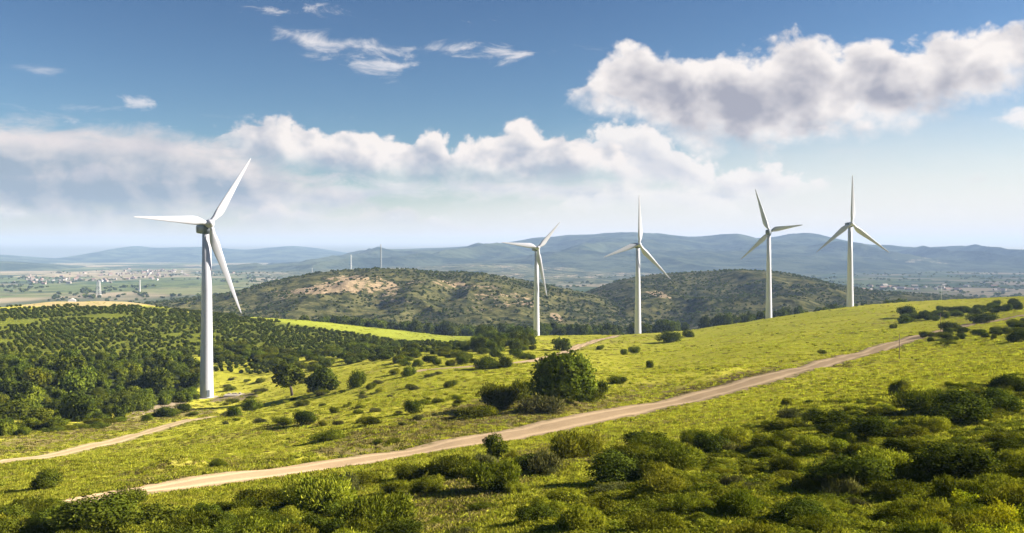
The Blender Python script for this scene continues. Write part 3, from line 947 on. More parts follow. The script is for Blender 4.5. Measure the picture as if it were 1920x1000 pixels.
def tree(name, u, v, wpx, hpx, trunk_frac, mat, label, seed, lean=0.0, leaves=3600, dmin=34.0, size=0.085, k=11, dome=False):
    """a tree: bent trunk with limbs and a crown of its own"""
    x, y, z = stand(u, v, dmin)
    w, h = wpx * y / F / 2, hpx * y / F
    root = link(name, None, (x, y, z), label=label, cat='tree')
    r = np.random.default_rng(seed)
    tb = MB()
    th = h * (trunk_frac + 0.3)
    top = (lean * w, 0, th)
    r0 = 0.035 * h
    tb.tube([(0, 0, -0.3), (lean * w * 0.2, 0.02 * h, th * 0.35), (lean * w * 0.6, -0.01 * h, th * 0.7), top], [r0 * 1.2, r0, r0 * 0.7, r0 * 0.4], 8)
    for i in range(6):
        a = i * 1.05 + r.uniform(-.3, .3)
        s = r.uniform(0.35, 0.75)
        p0 = Vector((lean * w * s * 0.8, 0, th * s + h * trunk_frac * 0.2))
        p2 = p0 + Vector((math.cos(a) * w * 0.55, math.sin(a) * w * 0.55, h * 0.25))
        tb.tube([p0, (p0 + p2) / 2 + Vector((0, 0, -0.02 * h)), p2], [r0 * 0.5, r0 * 0.35, r0 * 0.12], 6)
    link('trunk', tb.mesh('trunk', M['bark'], True), parent=root)
    L = crown_lobes(r, w, h * 0.96, h * trunk_frac, k)
    if dome:                                   # a broad round head
        L = [((a * w, b * w, c * h), (p * w, p * w, q * h)) for a, b, c, p, q in (
            (0, 0, .50, .66, .40), (-.52, 0, .58, .40, .27), (.46, .1, .60, .42, .28), (0, -.4, .68, .40, .24), (.22, .2, .74, .42, .22), (-.26, .1, .72, .38, .22),
            (-.3, -.4, .30, .48, .26), (.5, -.25, .30, .42, .25), (-.66, -.1, .30, .36, .24), (.68, .05, .36, .32, .22), (.15, -.6, .36, .36, .22), (.42, -.3, .72, .26, .16), (-.5, -.3, .70, .24, .14))]
    L = [((c[0] + lean * w * 0.8, c[1], c[2]), a) for c, a in L]
    link('crown', leaf_mesh('crown', L, leaves, size * w, seed + 5, mat, fill=0.2), parent=root)
    return root


# ------------------------------------------------------------------ wind turbines
def turbine(label, base, hub, tips, dist, yaw, r_base, r_top, facing, blade_w, detail, spin_dir=1):
    """base, hub and blade tips as seen in the photo; yaw: degrees the rotor axis turns right of the line to the camera;
    facing +1: rotor on the near side, -1: rotor on the far side"""
    ub, vb = base
    x, y = (ub - 960) / F * dist, dist
    z = float(ground_h(np.array([x]), np.array([y]))[0])
    zb = -(vb - HV) / F * dist
    z = min(z, zb + 0.5)
    root = link('wind_turbine', None, (x, y, z), label=label, cat='wind turbine', group='white wind turbines')
    hz = -(hub[1] - HV) / F * dist - z                     # hub height above the base
    n = Vector((math.sin(R(yaw)), -math.cos(R(yaw)) * facing, 0))
    # tower in one smooth taper with a flange
    tb = MB()
    hn = hz - (3.4 if detail else 2.3)
    zs = [-1.0, 0.0, hn * 0.33, hn * 0.66, hn]
    rs = [r_base * 1.02, r_base, r_base + (r_top - r_base) * 0.36, r_base + (r_top - r_base) * 0.68, r_top]
    tb.tube([(0, 0, q) for q in zs], rs, 40)
    tw = link('tower', tb.mesh('tower', M['white'], True), parent=root)
    for q in (0.33, 0.66):
        rr = r_base + (r_top - r_base) * (0.36 if q < .5 else 0.68)
        fb = MB().tube([(0, 0, hn * q - 0.06), (0, 0, hn * q + 0.06)], [rr + 0.015, rr + 0.015], 40)
        link('flange', fb.mesh('flange', M['white'], True), parent=tw)
    fb = MB().tube([(0, 0, hn - 0.05), (0, 0, hn + 0.5)], [r_top + 0.12, r_top + 0.12], 32)
    link('yaw_ring', fb.mesh('yaw_ring', M['grey'], True), parent=tw)
    if detail:
        db = MB()
        a = R(-60)
        m = Matrix.Rotation(a, 4, 'Z')
        db.box((r_base - 0.12, -0.5, 0.6), (r_base + 0.06, 0.5, 2.9), m)
        link('door', db.mesh('door', M['grey']), parent=tw)
    # nacelle
    rot = n.to_track_quat('X', 'Z').to_matrix().to_4x4()
    nm = rot.copy()
    nm.translation = Vector((0, 0, hz - (1.5 if detail else 0.4)))
    L = 9.4 if detail else 8.0
    nb = MB()
    secs = [(-L * 0.74, 1.15, -1.25, 1.0), (-L * 0.70, 1.5, -1.65, 1.35), (-L * 0.3, 1.7, -1.9, 1.5), (L * 0.12, 1.7, -1.9, 1.5), (L * 0.2, 1.35, -1.5, 1.3)]
    b0 = 0
    for sx, hw, lo, hi in secs:
        ring = []
        for k in range(20):
            th = 2 * math.pi * k / 20
            cx, sz = math.cos(th), math.sin(th)
            ex = 0.45
            px = math.copysign(abs(cx) ** ex, cx) * hw
            pz = math.copysign(abs(sz) ** ex, sz)
            ring.append(Vector((sx, px, (hi + lo) / 2 + pz * (hi - lo) / 2)))
        nb.v += ring
    for i in range(len(secs) - 1):
        for k in range(20):
            k2 = (k + 1) % 20
            nb.f.append((i * 20 + k, (i + 1) * 20 + k, (i + 1) * 20 + k2, i * 20 + k2))
    nb.f.append(tuple(range(20)))
    nb.f.append(tuple((len(secs) - 1) * 20 + k for k in range(20))[::-1])
    na = link('nacelle', nb.mesh('nacelle', M['grey'], True), parent=root)
    na.matrix_local = nm
    if detail:
        for s in (-1, 1):
            vb_ = MB().box((-L * 0.47, s * 1.69 - 0.03, -1.2), (-L * 0.40, s * 1.69 + 0.03, 0.5))
            link('vent', vb_.mesh('vent', M['dark']), parent=na)
        for q in (-L * 0.52, -L * 0.36):
            an = MB().tube([(q, 0.3, 1.45), (q, 0.3, 2.4), (q, 0.3, 2.45), (q, 0.3, 2.75), (q, 0.3, 2.8)], [0.06, 0.06, 0.26, 0.26, 0.06], 8)
            link('wind_sensor', an.mesh('wind_sensor', M['steel']), parent=na)
    # hub with spinner
    hubc = Vector((0, 0, hz)) + n * (L * 0.36)
    hb = MB()
    prof = [(-L * 0.17, 1.25), (-0.9, 1.45), (0.5, 1.4), (1.1, 1.15), (1.6, 0.75), (1.9, 0.3), (1.97, 0.02)]
    hb.tube([n * q for q, _ in prof], [q for _, q in prof], 28)
    hub_o = link('spinner', hb.mesh('spinner', M['white'], True), parent=root, loc=hubc)
    # blades: each spans from the hub to the tip seen in the photo, in the rotor plane
    hw_ = Vector((x, y, z)) + hubc
    for tu, tv in tips:
        ray = Vector(((tu - 960) / F, 1.0, -(tv - HV) / F))
        k = hw_.dot(n) / ray.dot(n)
        tip = ray * k - hw_
        ln = tip.length
        e = tip.normalized()
        c = n.cross(e) * spin_dir
        verts, faces = [], []
        st = [(0.02, 0.5, 1.0), (0.06, 0.5, 1.0), (0.11, 0.72, .75), (0.17, 1.0, .42), (0.22, 1.07, .33), (0.32, .95, .26), (0.5, .70, .2), (0.7, .46, .17), (0.86, .29, .15), (0.95, .17, .14), (0.99, .08, .14), (1.0, .02, .14)]
        NN = 16
        for s, cw, tk in st:
            tw_ = R(13 * (1 - s) ** 1.6 + 2)
            cd_ = c * math.cos(tw_) + n * math.sin(tw_)
            td = n * math.cos(tw_) - c * math.sin(tw_)
            chord = blade_w * cw
            for k2 in range(NN):
                th = 2 * math.pi * k2 / NN
                a = math.cos(th)
                off = (0.5 + 0.5 * a)                       # 0 trailing, 1 leading
                rd = min(1.0, tk)
                yy = math.sin(th) * 0.5 * tk * chord * (1.0 if tk > .9 else (0.45 + 0.75 * off))
                pos = (a * 0.5 - (0.22 if tk < .9 else 0.22 * (1 - tk) * 0)) * chord
                verts.append(e * (ln * s) + cd_ * pos + td * yy)
        for i in range(len(st) - 1):
            for k2 in range(NN):
                k3 = (k2 + 1) % NN
                faces.append((i * NN + k2, i * NN + k3, (i + 1) * NN + k3, (i + 1) * NN + k2))
        faces.append(tuple(range(NN))[::-1])
        faces.append(tuple((len(st) - 1) * NN + q for q in range(NN)))
        mb = MB()
        mb.v, mb.f = verts, faces
        me = mb.mesh('blade', M['white'], True)
        import bmesh
        bm = bmesh.new()
        bm.from_mesh(me)
        bmesh.ops.recalc_face_normals(bm, faces=bm.faces)
        bm.to_mesh(me)
        bm.free()
        link('blade', me, loc=hubc, parent=root)
    return root


turbine('near white wind turbine with a grey nacelle, by far the tallest of the five', (387.5, 748), (391, 420), [(470, 297), (250, 407), (453, 588)], 341, 36, 2.3, 1.45, 1, 2.9, True)
turbine('white wind turbine with one blade hanging along its tower, rising behind bushes', (1006, 628), (1006, 465), [(1050, 416), (940, 455), (1026, 556)], 687, 18, 2.2, 1.3, 1, 3.3, False)
turbine('white wind turbine with pale nacelle in front of the shaded green hill', (1196, 629), (1195, 459), [(1198, 366), (1131, 483), (1258, 524)], 667, 14, 2.3, 1.3, 1, 3.3, False)
turbine('white wind turbine seen from behind with a dark nacelle, its blade leaning left of vertical', (1441.5, 598), (1440, 434), [(1416, 354), (1506, 422), (1388, 487)], 687, 22, 2.3, 1.25, -1, 3.2, False)
turbine('white wind turbine highest on the meadow crest with one blade straight up and grey-blue blades', (1594, 579), (1595, 420), [(1598, 328), (1530, 474), (1668, 474)], 700, 4, 2.5, 1.4, 1, 3.4, False)

# foundation and slabs beside the near turbine
tx, ty = (387.5 - 960) / F * 341, 341
tz = float(ground_h(np.array([tx]), np.array([ty]))[0])
fb = MB().tube([(0, 0, -1.2), (0, 0, 0.25), (0, 0, 0.32)], [4.4, 4.4, 4.2], 40)
link('foundation', fb.mesh('foundation', M['concrete']), (tx, ty, min(tz, -(748 - HV) / F * 341 + 0.5) - 0.15), label='round pale concrete footing under the near wind turbine', cat='foundation')
sx_, sy_, sz_ = stand(445, 741)
sb = MB().box((-4.2, -2.2, -0.8), (4.2, 2.2, 0.22))
slab = link('concrete_slab', sb.mesh('concrete_slab', M['concrete'], False, 0.05), (sx_, sy_, sz_), (0, 0, R(6)), label='low concrete slab lying in the grass beside the near turbine tower', cat='slab')
for i, (q, w_, h_) in enumerate(((-3.0, 0.5, 0.3), (-1.2, 0.8, 0.35), (0.6, 0.35, 0.5))):
    bb = MB().box((-w_, -0.5, 0), (w_, 0.5, h_))
    link('concrete_block', bb.mesh('concrete_block', M['concrete'], False, 0.04), (sx_ + q, sy_ + 1.0, sz_ + 0.22), (0, 0, R(6)),
         label=['small pale block at the tower end of the concrete slab', 'middle pale block, the longest one on the concrete slab', 'narrow pale block, tallest on the concrete slab'][i], cat='block', group='blocks on the concrete slab')


# ------------------------------------------------------------------ single trees and shrubs one can point to
tree('big_bush_tree', 1056, 752, 128, 94, 0.02, M['leafmid'], 'large round dense tree in the middle meadow, the biggest bush above the dirt road', 1001, 0.0, 7500, size=0.055, k=16, dome=True)
tree('leaning_tree', 548, 742, 66, 68, 0.22, M['leafmid'], 'small tree with a bare leaning trunk right of the near turbine', 1011, -0.35, 3000, size=0.09)
tree('round_tree', 603, 736, 72, 50, 0.04, M['leafdark'], 'dark round low tree just beside the small leaning tree', 1021, 0.1, 3400, size=0.08)
tree('roadside_tree', 933, 872, 52, 64, 0.10, M['leafmid'], 'lone small upright tree at the near edge of the dirt road', 1031, -0.12, 2600, size=0.085)
tree('forest_edge_tree', 1053, 657, 40, 24, 0.03, M['leafmid'], 'small round tree beside the pale lane, behind the big round tree', 1041, 0, 1500, size=0.12)

for a in [
    ('shrub', 'mid', 668, 728, 44, 40, 'bushy shrub right of the dark round tree, two clumps high'),
    ('shrub', 'mid', 85, 918, 66, 44, 'dark rounded shrub standing alone in the meadow near the lower left corner'),
    ('shrub', 'mid', 232, 956, 82, 48, 'dark shrub standing in the near end of the dirt road'),
    ('shrub', 'scrubdark', 978, 750, 62, 42, 'dull green shrub at the left foot of the biggest round tree'),
    ('shrub', 'scrubdark', 935, 766, 84, 52, 'lower shrub at the left end of the clump below the biggest round tree'),
    ('shrub', 'dry', 1010, 772, 96, 30, 'greyish dry shrub in front of the biggest round tree'),
    ('shrub', 'scrubdark', 895, 782, 90, 24, 'greyish dry low shrub on the brown bank above the dirt road'),
    ('shrub', 'scrubdark', 1105, 752, 76, 44, 'green shrub at the right foot of the biggest round tree'),
    ('shrub', 'scrubdark', 1158, 720, 44, 16, 'flat spreading shrub in the meadow right of the biggest round tree'),
    ('shrub', 'dark', 778, 776, 46, 28, 'small dark shrub on the rise left of the dry brown bank'),
    ('shrub', 'dark', 572, 796, 56, 30, 'dark shrub in the open meadow below the leaning tree'),
    ('shrub', 'scrubdark', 530, 798, 40, 18, 'flat green shrub touching the dark shrub in the open meadow'),
    ('shrub', 'scrubdark', 625, 776, 22, 14, 'tiny shrub on the slope below the dark round tree'),
    ('shrub', 'mid', 765, 706, 28, 22, 'small spiky shrub alone in the meadow right of the two-clump shrub'),
    ('shrub', 'scrubdark', 846, 726, 28, 15, 'small flat green shrub in the meadow above the brown bank'),
    ('shrub', 'scrubdark', 696, 730, 20, 14, 'little shrub touching the right of the two-clump shrub'),
    ('shrub', 'dark', 912, 692, 60, 26, 'dark wide shrub standing on the pale lane'),
    ('shrub', 'dark', 948, 690, 34, 26, 'dark upright shrub at the right end of the lane shrubs'),
    ('shrub', 'scrubdark', 620, 826, 66, 22, 'long low green shrub in the meadow above the dirt road'),
    ('shrub', 'scrubdark', 693, 798, 44, 18, 'low olive shrub on the slope above the brown bank'),
    ('shrub', 'scrubdark', 708, 832, 22, 9, 'tiny flat clump nearest the upper edge of the dirt road'),
    ('shrub', 'scrubdark', 738, 830, 26, 8, 'thin flat clump beside the upper edge of the dirt road'),
    ('shrub', 'scrubdark', 408, 878, 34, 20, 'pale feathery shrub alone in the lower left meadow'),
    ('shrub', 'dark', 310, 782, 48, 22, 'dark low shrub between the sandy patch and the left track'),
    ('shrub', 'dark', 345, 774, 36, 22, 'dark shrub just below the near turbine footing'),
    ('shrub', 'mid', 470, 772, 40, 28, 'shrub at the top end of the left dirt track'),
    ('shrub', 'mid', 440, 782, 36, 22, 'smaller shrub beside the top end of the left dirt track'),
    ('shrub', 'mid', 1256, 642, 50, 25, 'dark twin-headed shrub on the meadow right of the third turbine'),
    ('shrub', 'mid', 1290, 632, 28, 16, 'round shrub touching the dark twin-headed meadow shrub'),
    ('shrub', 'dark', 1172, 666, 18, 13, 'small dark shrub at the left of a meadow pair'),
    ('shrub', 'scrubdark', 1190, 663, 24, 15, 'small green shrub at the right of a meadow pair'),
    ('shrub', 'scrubdark', 1126, 656, 18, 10, 'small flat shrub right of the pale lane'),
    ('shrub', 'scrubdark', 1217, 690, 14, 16, 'thin little upright shrub alone on the bright meadow'),
    ('shrub', 'scrubdark', 1676, 616, 18, 9, 'small shrub alone on the bright meadow above the far end of the road'),
    ('shrub', 'scrubdark', 1541, 664, 20, 9, 'small low shrub in the bright meadow just above the dirt road'),
    ('shrub', 'scrub', 1685, 742, 36, 34, 'tall spiky shrub at the upper edge of the right-hand scrub'),
    ('shrub', 'scrub', 1475, 762, 26, 20, 'small spiky shrub in the meadow left of the tall spiky shrub'),
    ('shrub', 'dark', 1895, 736, 70, 40, 'dark bush at the right edge of the meadow above the scrub'),
    ('shrub', 'dark', 1700, 596, 50, 26, 'dark bush at the left end of the hedge on the meadow crest'),
    ('shrub', 'dark', 1780, 622, 44, 22, 'dark bush where the dirt road passes over the rise'),
    ('shrub', 'dark', 1840, 606, 60, 22, 'dark bush behind the far end of the dirt road'),
    ('shrub', 'dark', 1915, 640, 50, 26, 'dark bush at the far right under the crest hedge'),
]:
    plant(*a)

# hedge along the crest of the meadow at right
hl = 'dark bush in the ragged hedge along the meadow crest at right'
for i in range(46):
    k = i / 45
    u, v = 1690 + 225 * k + random.uniform(-6, 6), 600 - 26 * k + random.uniform(-5, 9)
    plant('hedge_bush', random.choice(('dark', 'dark', 'mid')), u, v, random.uniform(16, 30), random.uniform(9, 17), hl, 'bush', 'bushes of the meadow crest hedge')
hl = 'dark low bush scattered beside the far bend of the dirt road at right'
for i in range(34):
    u = random.uniform(1730, 1925)
    v = 640 - (u - 1730) * 0.10 + random.uniform(-14, 12)
    plant('roadside_bush', random.choice(('dark', 'scrubdark')), u, v, random.uniform(14, 34), random.uniform(7, 14), hl, 'bush', 'bushes by the far bend of the road')
# rough strip between the meadow and the orchards
hl = 'green bush in the rough strip below the orchard rows'
for i in range(150):
    u = random.uniform(400, 1000)
    v = 672 + random.uniform(-14, 22) - 14 * (u - 400) / 600 + 8 * math.sin(u / 40)
    s = random.uniform(0.7, 1.3)
    plant('strip_bush', random.choice(('mid', 'dark', 'scrubdark')), u, v, 24 * s, 13 * s, hl, 'bush', 'bushes of the rough strip below the orchard')
hl = 'taller bush in the clump between the yellow field end and the second turbine'
for i in range(28):
    u, v = random.uniform(890, 1000), random.uniform(636, 662)
    s = random.uniform(0.8, 1.3)
    plant('clump_bush', random.choice(('mid', 'dark')), u, v, 28 * s, 24 * s, hl, 'bush', 'bushes between the yellow field and the second turbine')
hl = 'low bush scattered in the open meadow right of the near turbine'
for i in range(60):
    u, v = random.uniform(420, 880), random.uniform(700, 800)
    s = random.uniform(0.5, 1.1)
    plant('meadow_bush', random.choice(('scrubdark', 'scrub', 'dry')), u, v, 26 * s, 10 * s, hl, 'bush', 'low bushes scattered in the open meadow')
hl = 'low bush scattered beside the left dirt track below the forest'
for i in range(26):
    u = random.uniform(0, 420)
    v = 812 - u * 0.09 + random.uniform(-10, 8)
    plant('track_bush', random.choice(('mid', 'scrubdark')), u, v, random.uniform(22, 46), random.uniform(8, 15), hl, 'bush', 'low bushes by the left track')

# dense woods left of the near turbine
hl = 'dark green tree in the dense woods filling the slope left of the near turbine'
pts = []
tries = 0
while len(pts) < 290 and tries < 20000:
    tries += 1
    u, v = random.uniform(-90, 385), random.uniform(640, 822)
    if inpoly(np.array([u]), np.array([v]), P_FOREST)[0] < random.uniform(-4, 6):
        continue
    w_ = 38 * (0.75 + (v - 640) / 360) * random.choice((0.6, 0.8, 0.9, 1.0, 1.2, 1.6)) * random.uniform(0.85, 1.15)
    if any(abs(u - a) < 0.33 * (w_ + b) and abs(v - c) < 0.12 * (w_ + b) for a, c, b in pts):
        continue
    pts.append((u, v, w_))
for u, v, w_ in pts:
    plant('woodland_tree', random.choice(('tree', 'tree', 'treemid', 'treemid', 'treeolive', 'mid')), u, v + 6, w_, w_ * random.uniform(0.50, 0.80), hl, 'tree', 'trees of the dense woods left of the near turbine', dmin=200)

# orchard rows on the slope behind the near turbine
def orchard():
    P = []
    for poly, ang, rs, ps in ((P_ORCHARD, R(62), 5.6, 3.5), (P_HEDGE2, R(20), 5.0, 3.0)):
        d = np.array((math.cos(ang), math.sin(ang)))
        q = np.array((-d[1], d[0]))
        I, J = np.meshgrid(np.arange(-260, 260), np.arange(-220, 220))
        c = np.array((-110.0, 560.0))
        XY = c + I[..., None] * rs * q + J[..., None] * ps * d
        x, y = XY[..., 0].ravel(), XY[..., 1].ravel()
        x, y = x + rng.normal(0, 0.4, x.shape), y + rng.normal(0, 0.4, y.shape)
        k = (y > 380) & (y < 712)
        x, y = x[k], y[k]
        z = ground_h(x, y)
        u, v = topix(x, y, z)
        k = (inpoly(u, v, poly) > fbm(x / 25, y / 25, 5, 3) * 10) & (u > -40) & (fbm(x / 40, y / 40, 66, 3) < 0.24) & (rng.random(len(x)) < 0.88)
        if poly is P_ORCHARD:
            k &= ~(inpoly(u, v, P_FIELD) > -1)
            k &= ~(inpoly(u, v, P_FOREST) > 8)
        P.append(np.stack([x[k], y[k], z[k]], 1))
    P = np.concatenate(P)
    return P[np.argsort(P[:, 1])]


ORCH = orchard()
hl = 'small round dark bush standing in the orchard rows on the slope behind the near turbine'
for x, y, z in ORCH[:300]:
    s = random.uniform(0.95, 1.5)
    place('orchard_bush', 'orchard', float(x), float(y), s, s * random.uniform(1.0, 1.4), hl, 'bush', 'nearest bushes of the orchard rows', float(z))


# ------------------------------------------------------------------ scattered stuff (nobody could count it)
def scatter(name, pts, rotz, scale, idx, variants, label):
    """one object whose points each carry a small plant"""
    me = bpy.data.meshes.new(name)
    me.vertices.add(len(pts))
    me.vertices.foreach_set('co', np.ascontiguousarray(pts, np.float32).ravel())
    for an, ty, av in (('rz', 'FLOAT', rotz), ('sc', 'FLOAT', scale)):
        a = me.attributes.new(an, ty, 'POINT')
        a.data.foreach_set('value', np.ascontiguousarray(av, np.float32))
    a = me.attributes.new('pick', 'INT', 'POINT')
    a.data.foreach_set('value', np.ascontiguousarray(idx, np.int32))
    c = bpy.data.collections.new(name + '_kinds')
    for m in variants:
        c.objects.link(bpy.data.objects.new(name + '_kind', m))
    g = bpy.data.node_groups.new(name + '_scatter', 'GeometryNodeTree')
    g.interface.new_socket('Geometry', in_out='INPUT', socket_type='NodeSocketGeometry')
    g.interface.new_socket('Geometry', in_out='OUTPUT', socket_type='NodeSocketGeometry')
    t = NT(g)
    gi, go = t.node('NodeGroupInput'), t.node('NodeGroupOutput')
    ci = t.node('GeometryNodeCollectionInfo', {'Collection': c, 'Separate Children': True, 'Reset Children': True})
    ip = t.node('GeometryNodeInstanceOnPoints', {'Points': gi.outputs[0], 'Instance': ci.outputs[0], 'Pick Instance': True})

    def attr(nm, dt):
        nd = t.node('GeometryNodeInputNamedAttribute', data_type=dt)
        nd.inputs['Name'].default_value = nm
        return nd.outputs[0]
    t.l.new(attr('pick', 'INT'), ip.inputs['Instance Index'])
    cx = t.node('ShaderNodeCombineXYZ', {2: attr('rz', 'FLOAT')})
    t.l.new(cx.outputs[0], ip.inputs['Rotation'])
    t.l.new(attr('sc', 'FLOAT'), ip.inputs['Scale'])
    t.l.new(ip.outputs[0], go.inputs[0])
    o = link(name, me, label=label, kind='stuff')
    md = o.modifiers.new('scatter', 'NODES')
    md.node_group = g
    return o


def tuft_mesh(name, mat, n, w, h, seed, lean=0.35, bw=0.05):
    """a clump of n grass blades over a disc of radius w"""
    r = np.random.default_rng(seed)
    a, q = r.uniform(0, 6.283, n), np.sqrt(r.random(n)) * w
    p = np.stack([q * np.cos(a), q * np.sin(a), np.zeros(n) - 0.05], 1)
    b = r.uniform(0, 6.283, n)
    hh = h * r.uniform(0.45, 1.15, n) * (1 - 0.35 * q / w)
    side = np.stack([np.cos(b), np.sin(b), np.zeros(n)], 1) * (bw * r.uniform(0.6, 1.4, n))[:, None]
    l = r.normal(size=(n, 3)) * lean * hh[:, None]
    l[:, 2] = 0
    up = np.array((0, 0, 1.0))
    m = p + l * 0.35 + up * (hh * 0.6)[:, None]
    t = p + l + up * hh[:, None]
    V = np.stack([p - side, p + side, m + side * 0.8, m - side * 0.8, t], 1).reshape(-1, 3)
    i = np.arange(n)[:, None] * 5
    f = np.concatenate([i + np.array([0, 1, 2]), i + np.array([0, 2, 3]), i + np.array([3, 2, 4])])
    me = mesh_np(name, V, f, [mat], True)
    nn = np.repeat(np.stack([l[:, 0] * 1.5 + r.normal(size=n) * 0.35, l[:, 1] * 1.5 + r.normal(size=n) * 0.35, np.full(n, 0.8)], 1), 5, 0)
    nn /= np.linalg.norm(nn, axis=1)[:, None]
    me.normals_split_custom_set_from_vertices([tuple(k) for k in nn])
    return me


def screen_points(n, dlo, dhi, seed, alo=-0.62, ahi=0.62, pw=1.0):
    """points spread evenly over what the near ground shows"""
    r = np.random.default_rng(seed)
    k = r.random(n) ** pw
    y = 1.0 / (1.0 / dlo + (1.0 / dhi - 1.0 / dlo) * k)
    x = r.uniform(alo, ahi, n) * y
    return x, y, r


def road_clear(x, y, extra=0.5):
    ok = np.ones(x.shape, bool)
    for path, hw in ROADS:
        ok &= near_road(x, y, path, 10.0) > road_half(x, hw) * 0.88 + extra * 0.6
    return ok


GT = [tuft_mesh('grass_tuft', M['grass'], 46, 0.75, 0.42, 900 + i) for i in range(4)] + [tuft_mesh('grass_tuft', M['leafscrub'], 40, 0.6, 0.5, 920 + i, bw=0.06) for i in range(2)]
DT = [tuft_mesh('dry_tuft', M['grassdry'], 46, 0.7, 0.42, 940 + i) for i in range(3)]

x, y, r = screen_points(215000, 33, 720, 11, -0.86, 0.86)
z = ground_h(x, y)
u, v = topix(x, y, z)
dry = np.zeros(len(x))
nz = fbm(x / 9, y / 9, 44, 3)
for q in P_DRY:
    dry = np.maximum(dry, sstep(inpoly(u, v, q) + nz * 30, -10, 12))
forest = (inpoly(u, v, P_FOREST) > 0) & (y > 250)
okm = road_clear(x, y) & ~forest & (v < 1200)
isdry = r.random(len(x)) < (0.04 + 0.62 * dry + 0.35 * sstep(fbm(x / 18, y / 26, 131, 4), 0.28, 0.6))
pn = fbm(x / 14, y / 14, 45, 3)
green = np.where(r.random(len(x)) < np.clip(0.02 + pn * 0.4, 0.01, 0.14), r.integers(4, 6, len(x)), r.integers(0, 4, len(x)))
scl = (0.55 + 0.4 * r.random(len(x)) + 0.4 * np.clip(pn, -.5, .5)) * (1 + np.clip((y - 120) / 700, 0, 0.6))
m1, m2 = okm & ~isdry, okm & isdry
scatter('grass', np.stack([x, y, z], 1)[m1], r.uniform(0, 6.28, m1.sum()), scl[m1], green[m1], GT, 'yellow-green meadow grass covering the slope')
scatter('dry_grass', np.stack([x, y, z], 1)[m2], r.uniform(0, 6.28, m2.sum()), scl[m2], r.integers(0, 3, m2.sum()), DT, 'straw-brown dry grass along banks and tracks')

# remaining orchard bushes, farther up the slope
P = ORCH[300:]
scatter('orchard_bushes_beyond', P - np.array((0, 0, 0.1)), rng.uniform(0, 6.28, len(P)), rng.uniform(1.0, 1.6, len(P)), rng.integers(0, 4, len(P)), BUSH['orchard'],
        'farther bushes of the orchard rows, too many to count')


def hill_scrub(name, H, B, n, label, lo, hi):
    nr, nc, _ = H.shape
    r = np.random.default_rng(5)
    i, j = r.integers(0, int(nr * 0.80), n), r.integers(0, nc - 1, n)
    fi, fj = r.random(n)[:, None], r.random(n)[:, None]
    p = (H[i, j] * (1 - fi) + H[i + 1, j] * fi) * (1 - fj) + (H[i, j + 1] * (1 - fi) + H[i + 1, j + 1] * fi) * fj
    den = fbm(p[:, 0] / 60, p[:, 1] / 60, 12, 3)
    k = (den > -0.22 + 0.2 * r.random(n)) & (r.random(n) > B[i, j] * 2.4) & (p[:, 2] > base_h(p[:, 0], p[:, 1]) - 1)
    p = p[k]
    scatter(name, p - np.array((0, 0, 0.2)), r.uniform(0, 6.28, len(p)), r.uniform(lo, hi, len(p)) ** 1, r.integers(0, 6, len(p)), BUSH['tinydark'] + BUSH['tiny'][:1] + BUSH['tinydark'][:2], label)


hill_scrub('hill_scrub', H1, B1, 11000, 'dark low scrub spotting the brown stony hill', 0.8, 2.5)
hill_scrub('green_hill_scrub', H2, B2, 13000, 'dark low scrub covering the green hill', 0.9, 2.6)

r = np.random.default_rng(61)
n = 9000
y = 1900 + 3200 * r.random(n) ** 0.9
x = r.uniform(-0.62, 0.62, n) * y
f1 = np.abs(fbm(x / 420, y / 900, 71, 2))
k = (f1 < 0.035) | ((fbm(x / 300, y / 500, 73, 3) > 0.22) & (r.random(n) < 0.5))
x, y = x[k], y[k]
z = ground_h(x, y)
scatter('plain_trees', np.stack([x, y, z - 0.4], 1), r.uniform(0, 6.28, len(x)), r.uniform(3.0, 7.5, len(x)), r.integers(0, 6, len(x)), BUSH['tiny'] + BUSH['tinydark'],
        'far trees and hedges dotted over the valley plain')

# low undergrowth between the shrubs of the foreground
UG = [leaf_mesh('undergrowth_kind', crown_lobes(np.random.default_rng(800 + i), 1.0, 0.55, 0.0, 8), 900, 0.075, 820 + i, M['leafscrub' if i < 3 else 'leafolive'], up=0.3) for i in range(5)]
x, y, r = screen_points(22000, 33, 190, 23, -0.86, 0.86)
z = ground_h(x, y)
u, v = topix(x, y, z)
nz = fbm(x / 8, y / 8, 46, 3)
k = np.maximum(sstep(inpoly(u, v, P_SCRUBR) + nz * 60, -30, 40), sstep(inpoly(u, v, P_SCRUBL) + nz * 40, -15, 25))
k = (r.random(len(x)) < k * 0.75) & road_clear(x, y, 1.6)
scatter('undergrowth', np.stack([x, y, z], 1)[k], r.uniform(0, 6.28, k.sum()), r.uniform(0.35, 1.05, k.sum()), r.integers(0, 5, k.sum()), UG, 'low tangled undergrowth between the foreground shrubs')


# ------------------------------------------------------------------ foreground scrub, shrub by shrub
def thicket(name, poly, n, kinds, label, group, wlo, whi, gap, seed, ulo, uhi, vlo, vhi, hf=(0.40, 0.66)):
    rr = random.Random(seed)
    pts = []
    for _ in range(9000):
        if len(pts) >= n:
            break
        u, v = rr.uniform(ulo, uhi), rr.uniform(vlo, vhi)
        if inpoly(np.array([u]), np.array([v]), poly)[0] < 0:
            continue
        k = 0.55 + 0.95 * (v - 700) / 300
        w = (wlo + (whi - wlo) * rr.random() ** 1.6) * k
        if any(math.hypot(u - a, (v - c) * 2.2) < gap * (w + b) for a, c, b in pts):
            continue
        pts.append((u, v, w))
    for u, v, w in pts:
        plant(name, rr.choice(kinds), u, v, w, w * rr.uniform(*hf), label, 'shrub', group)


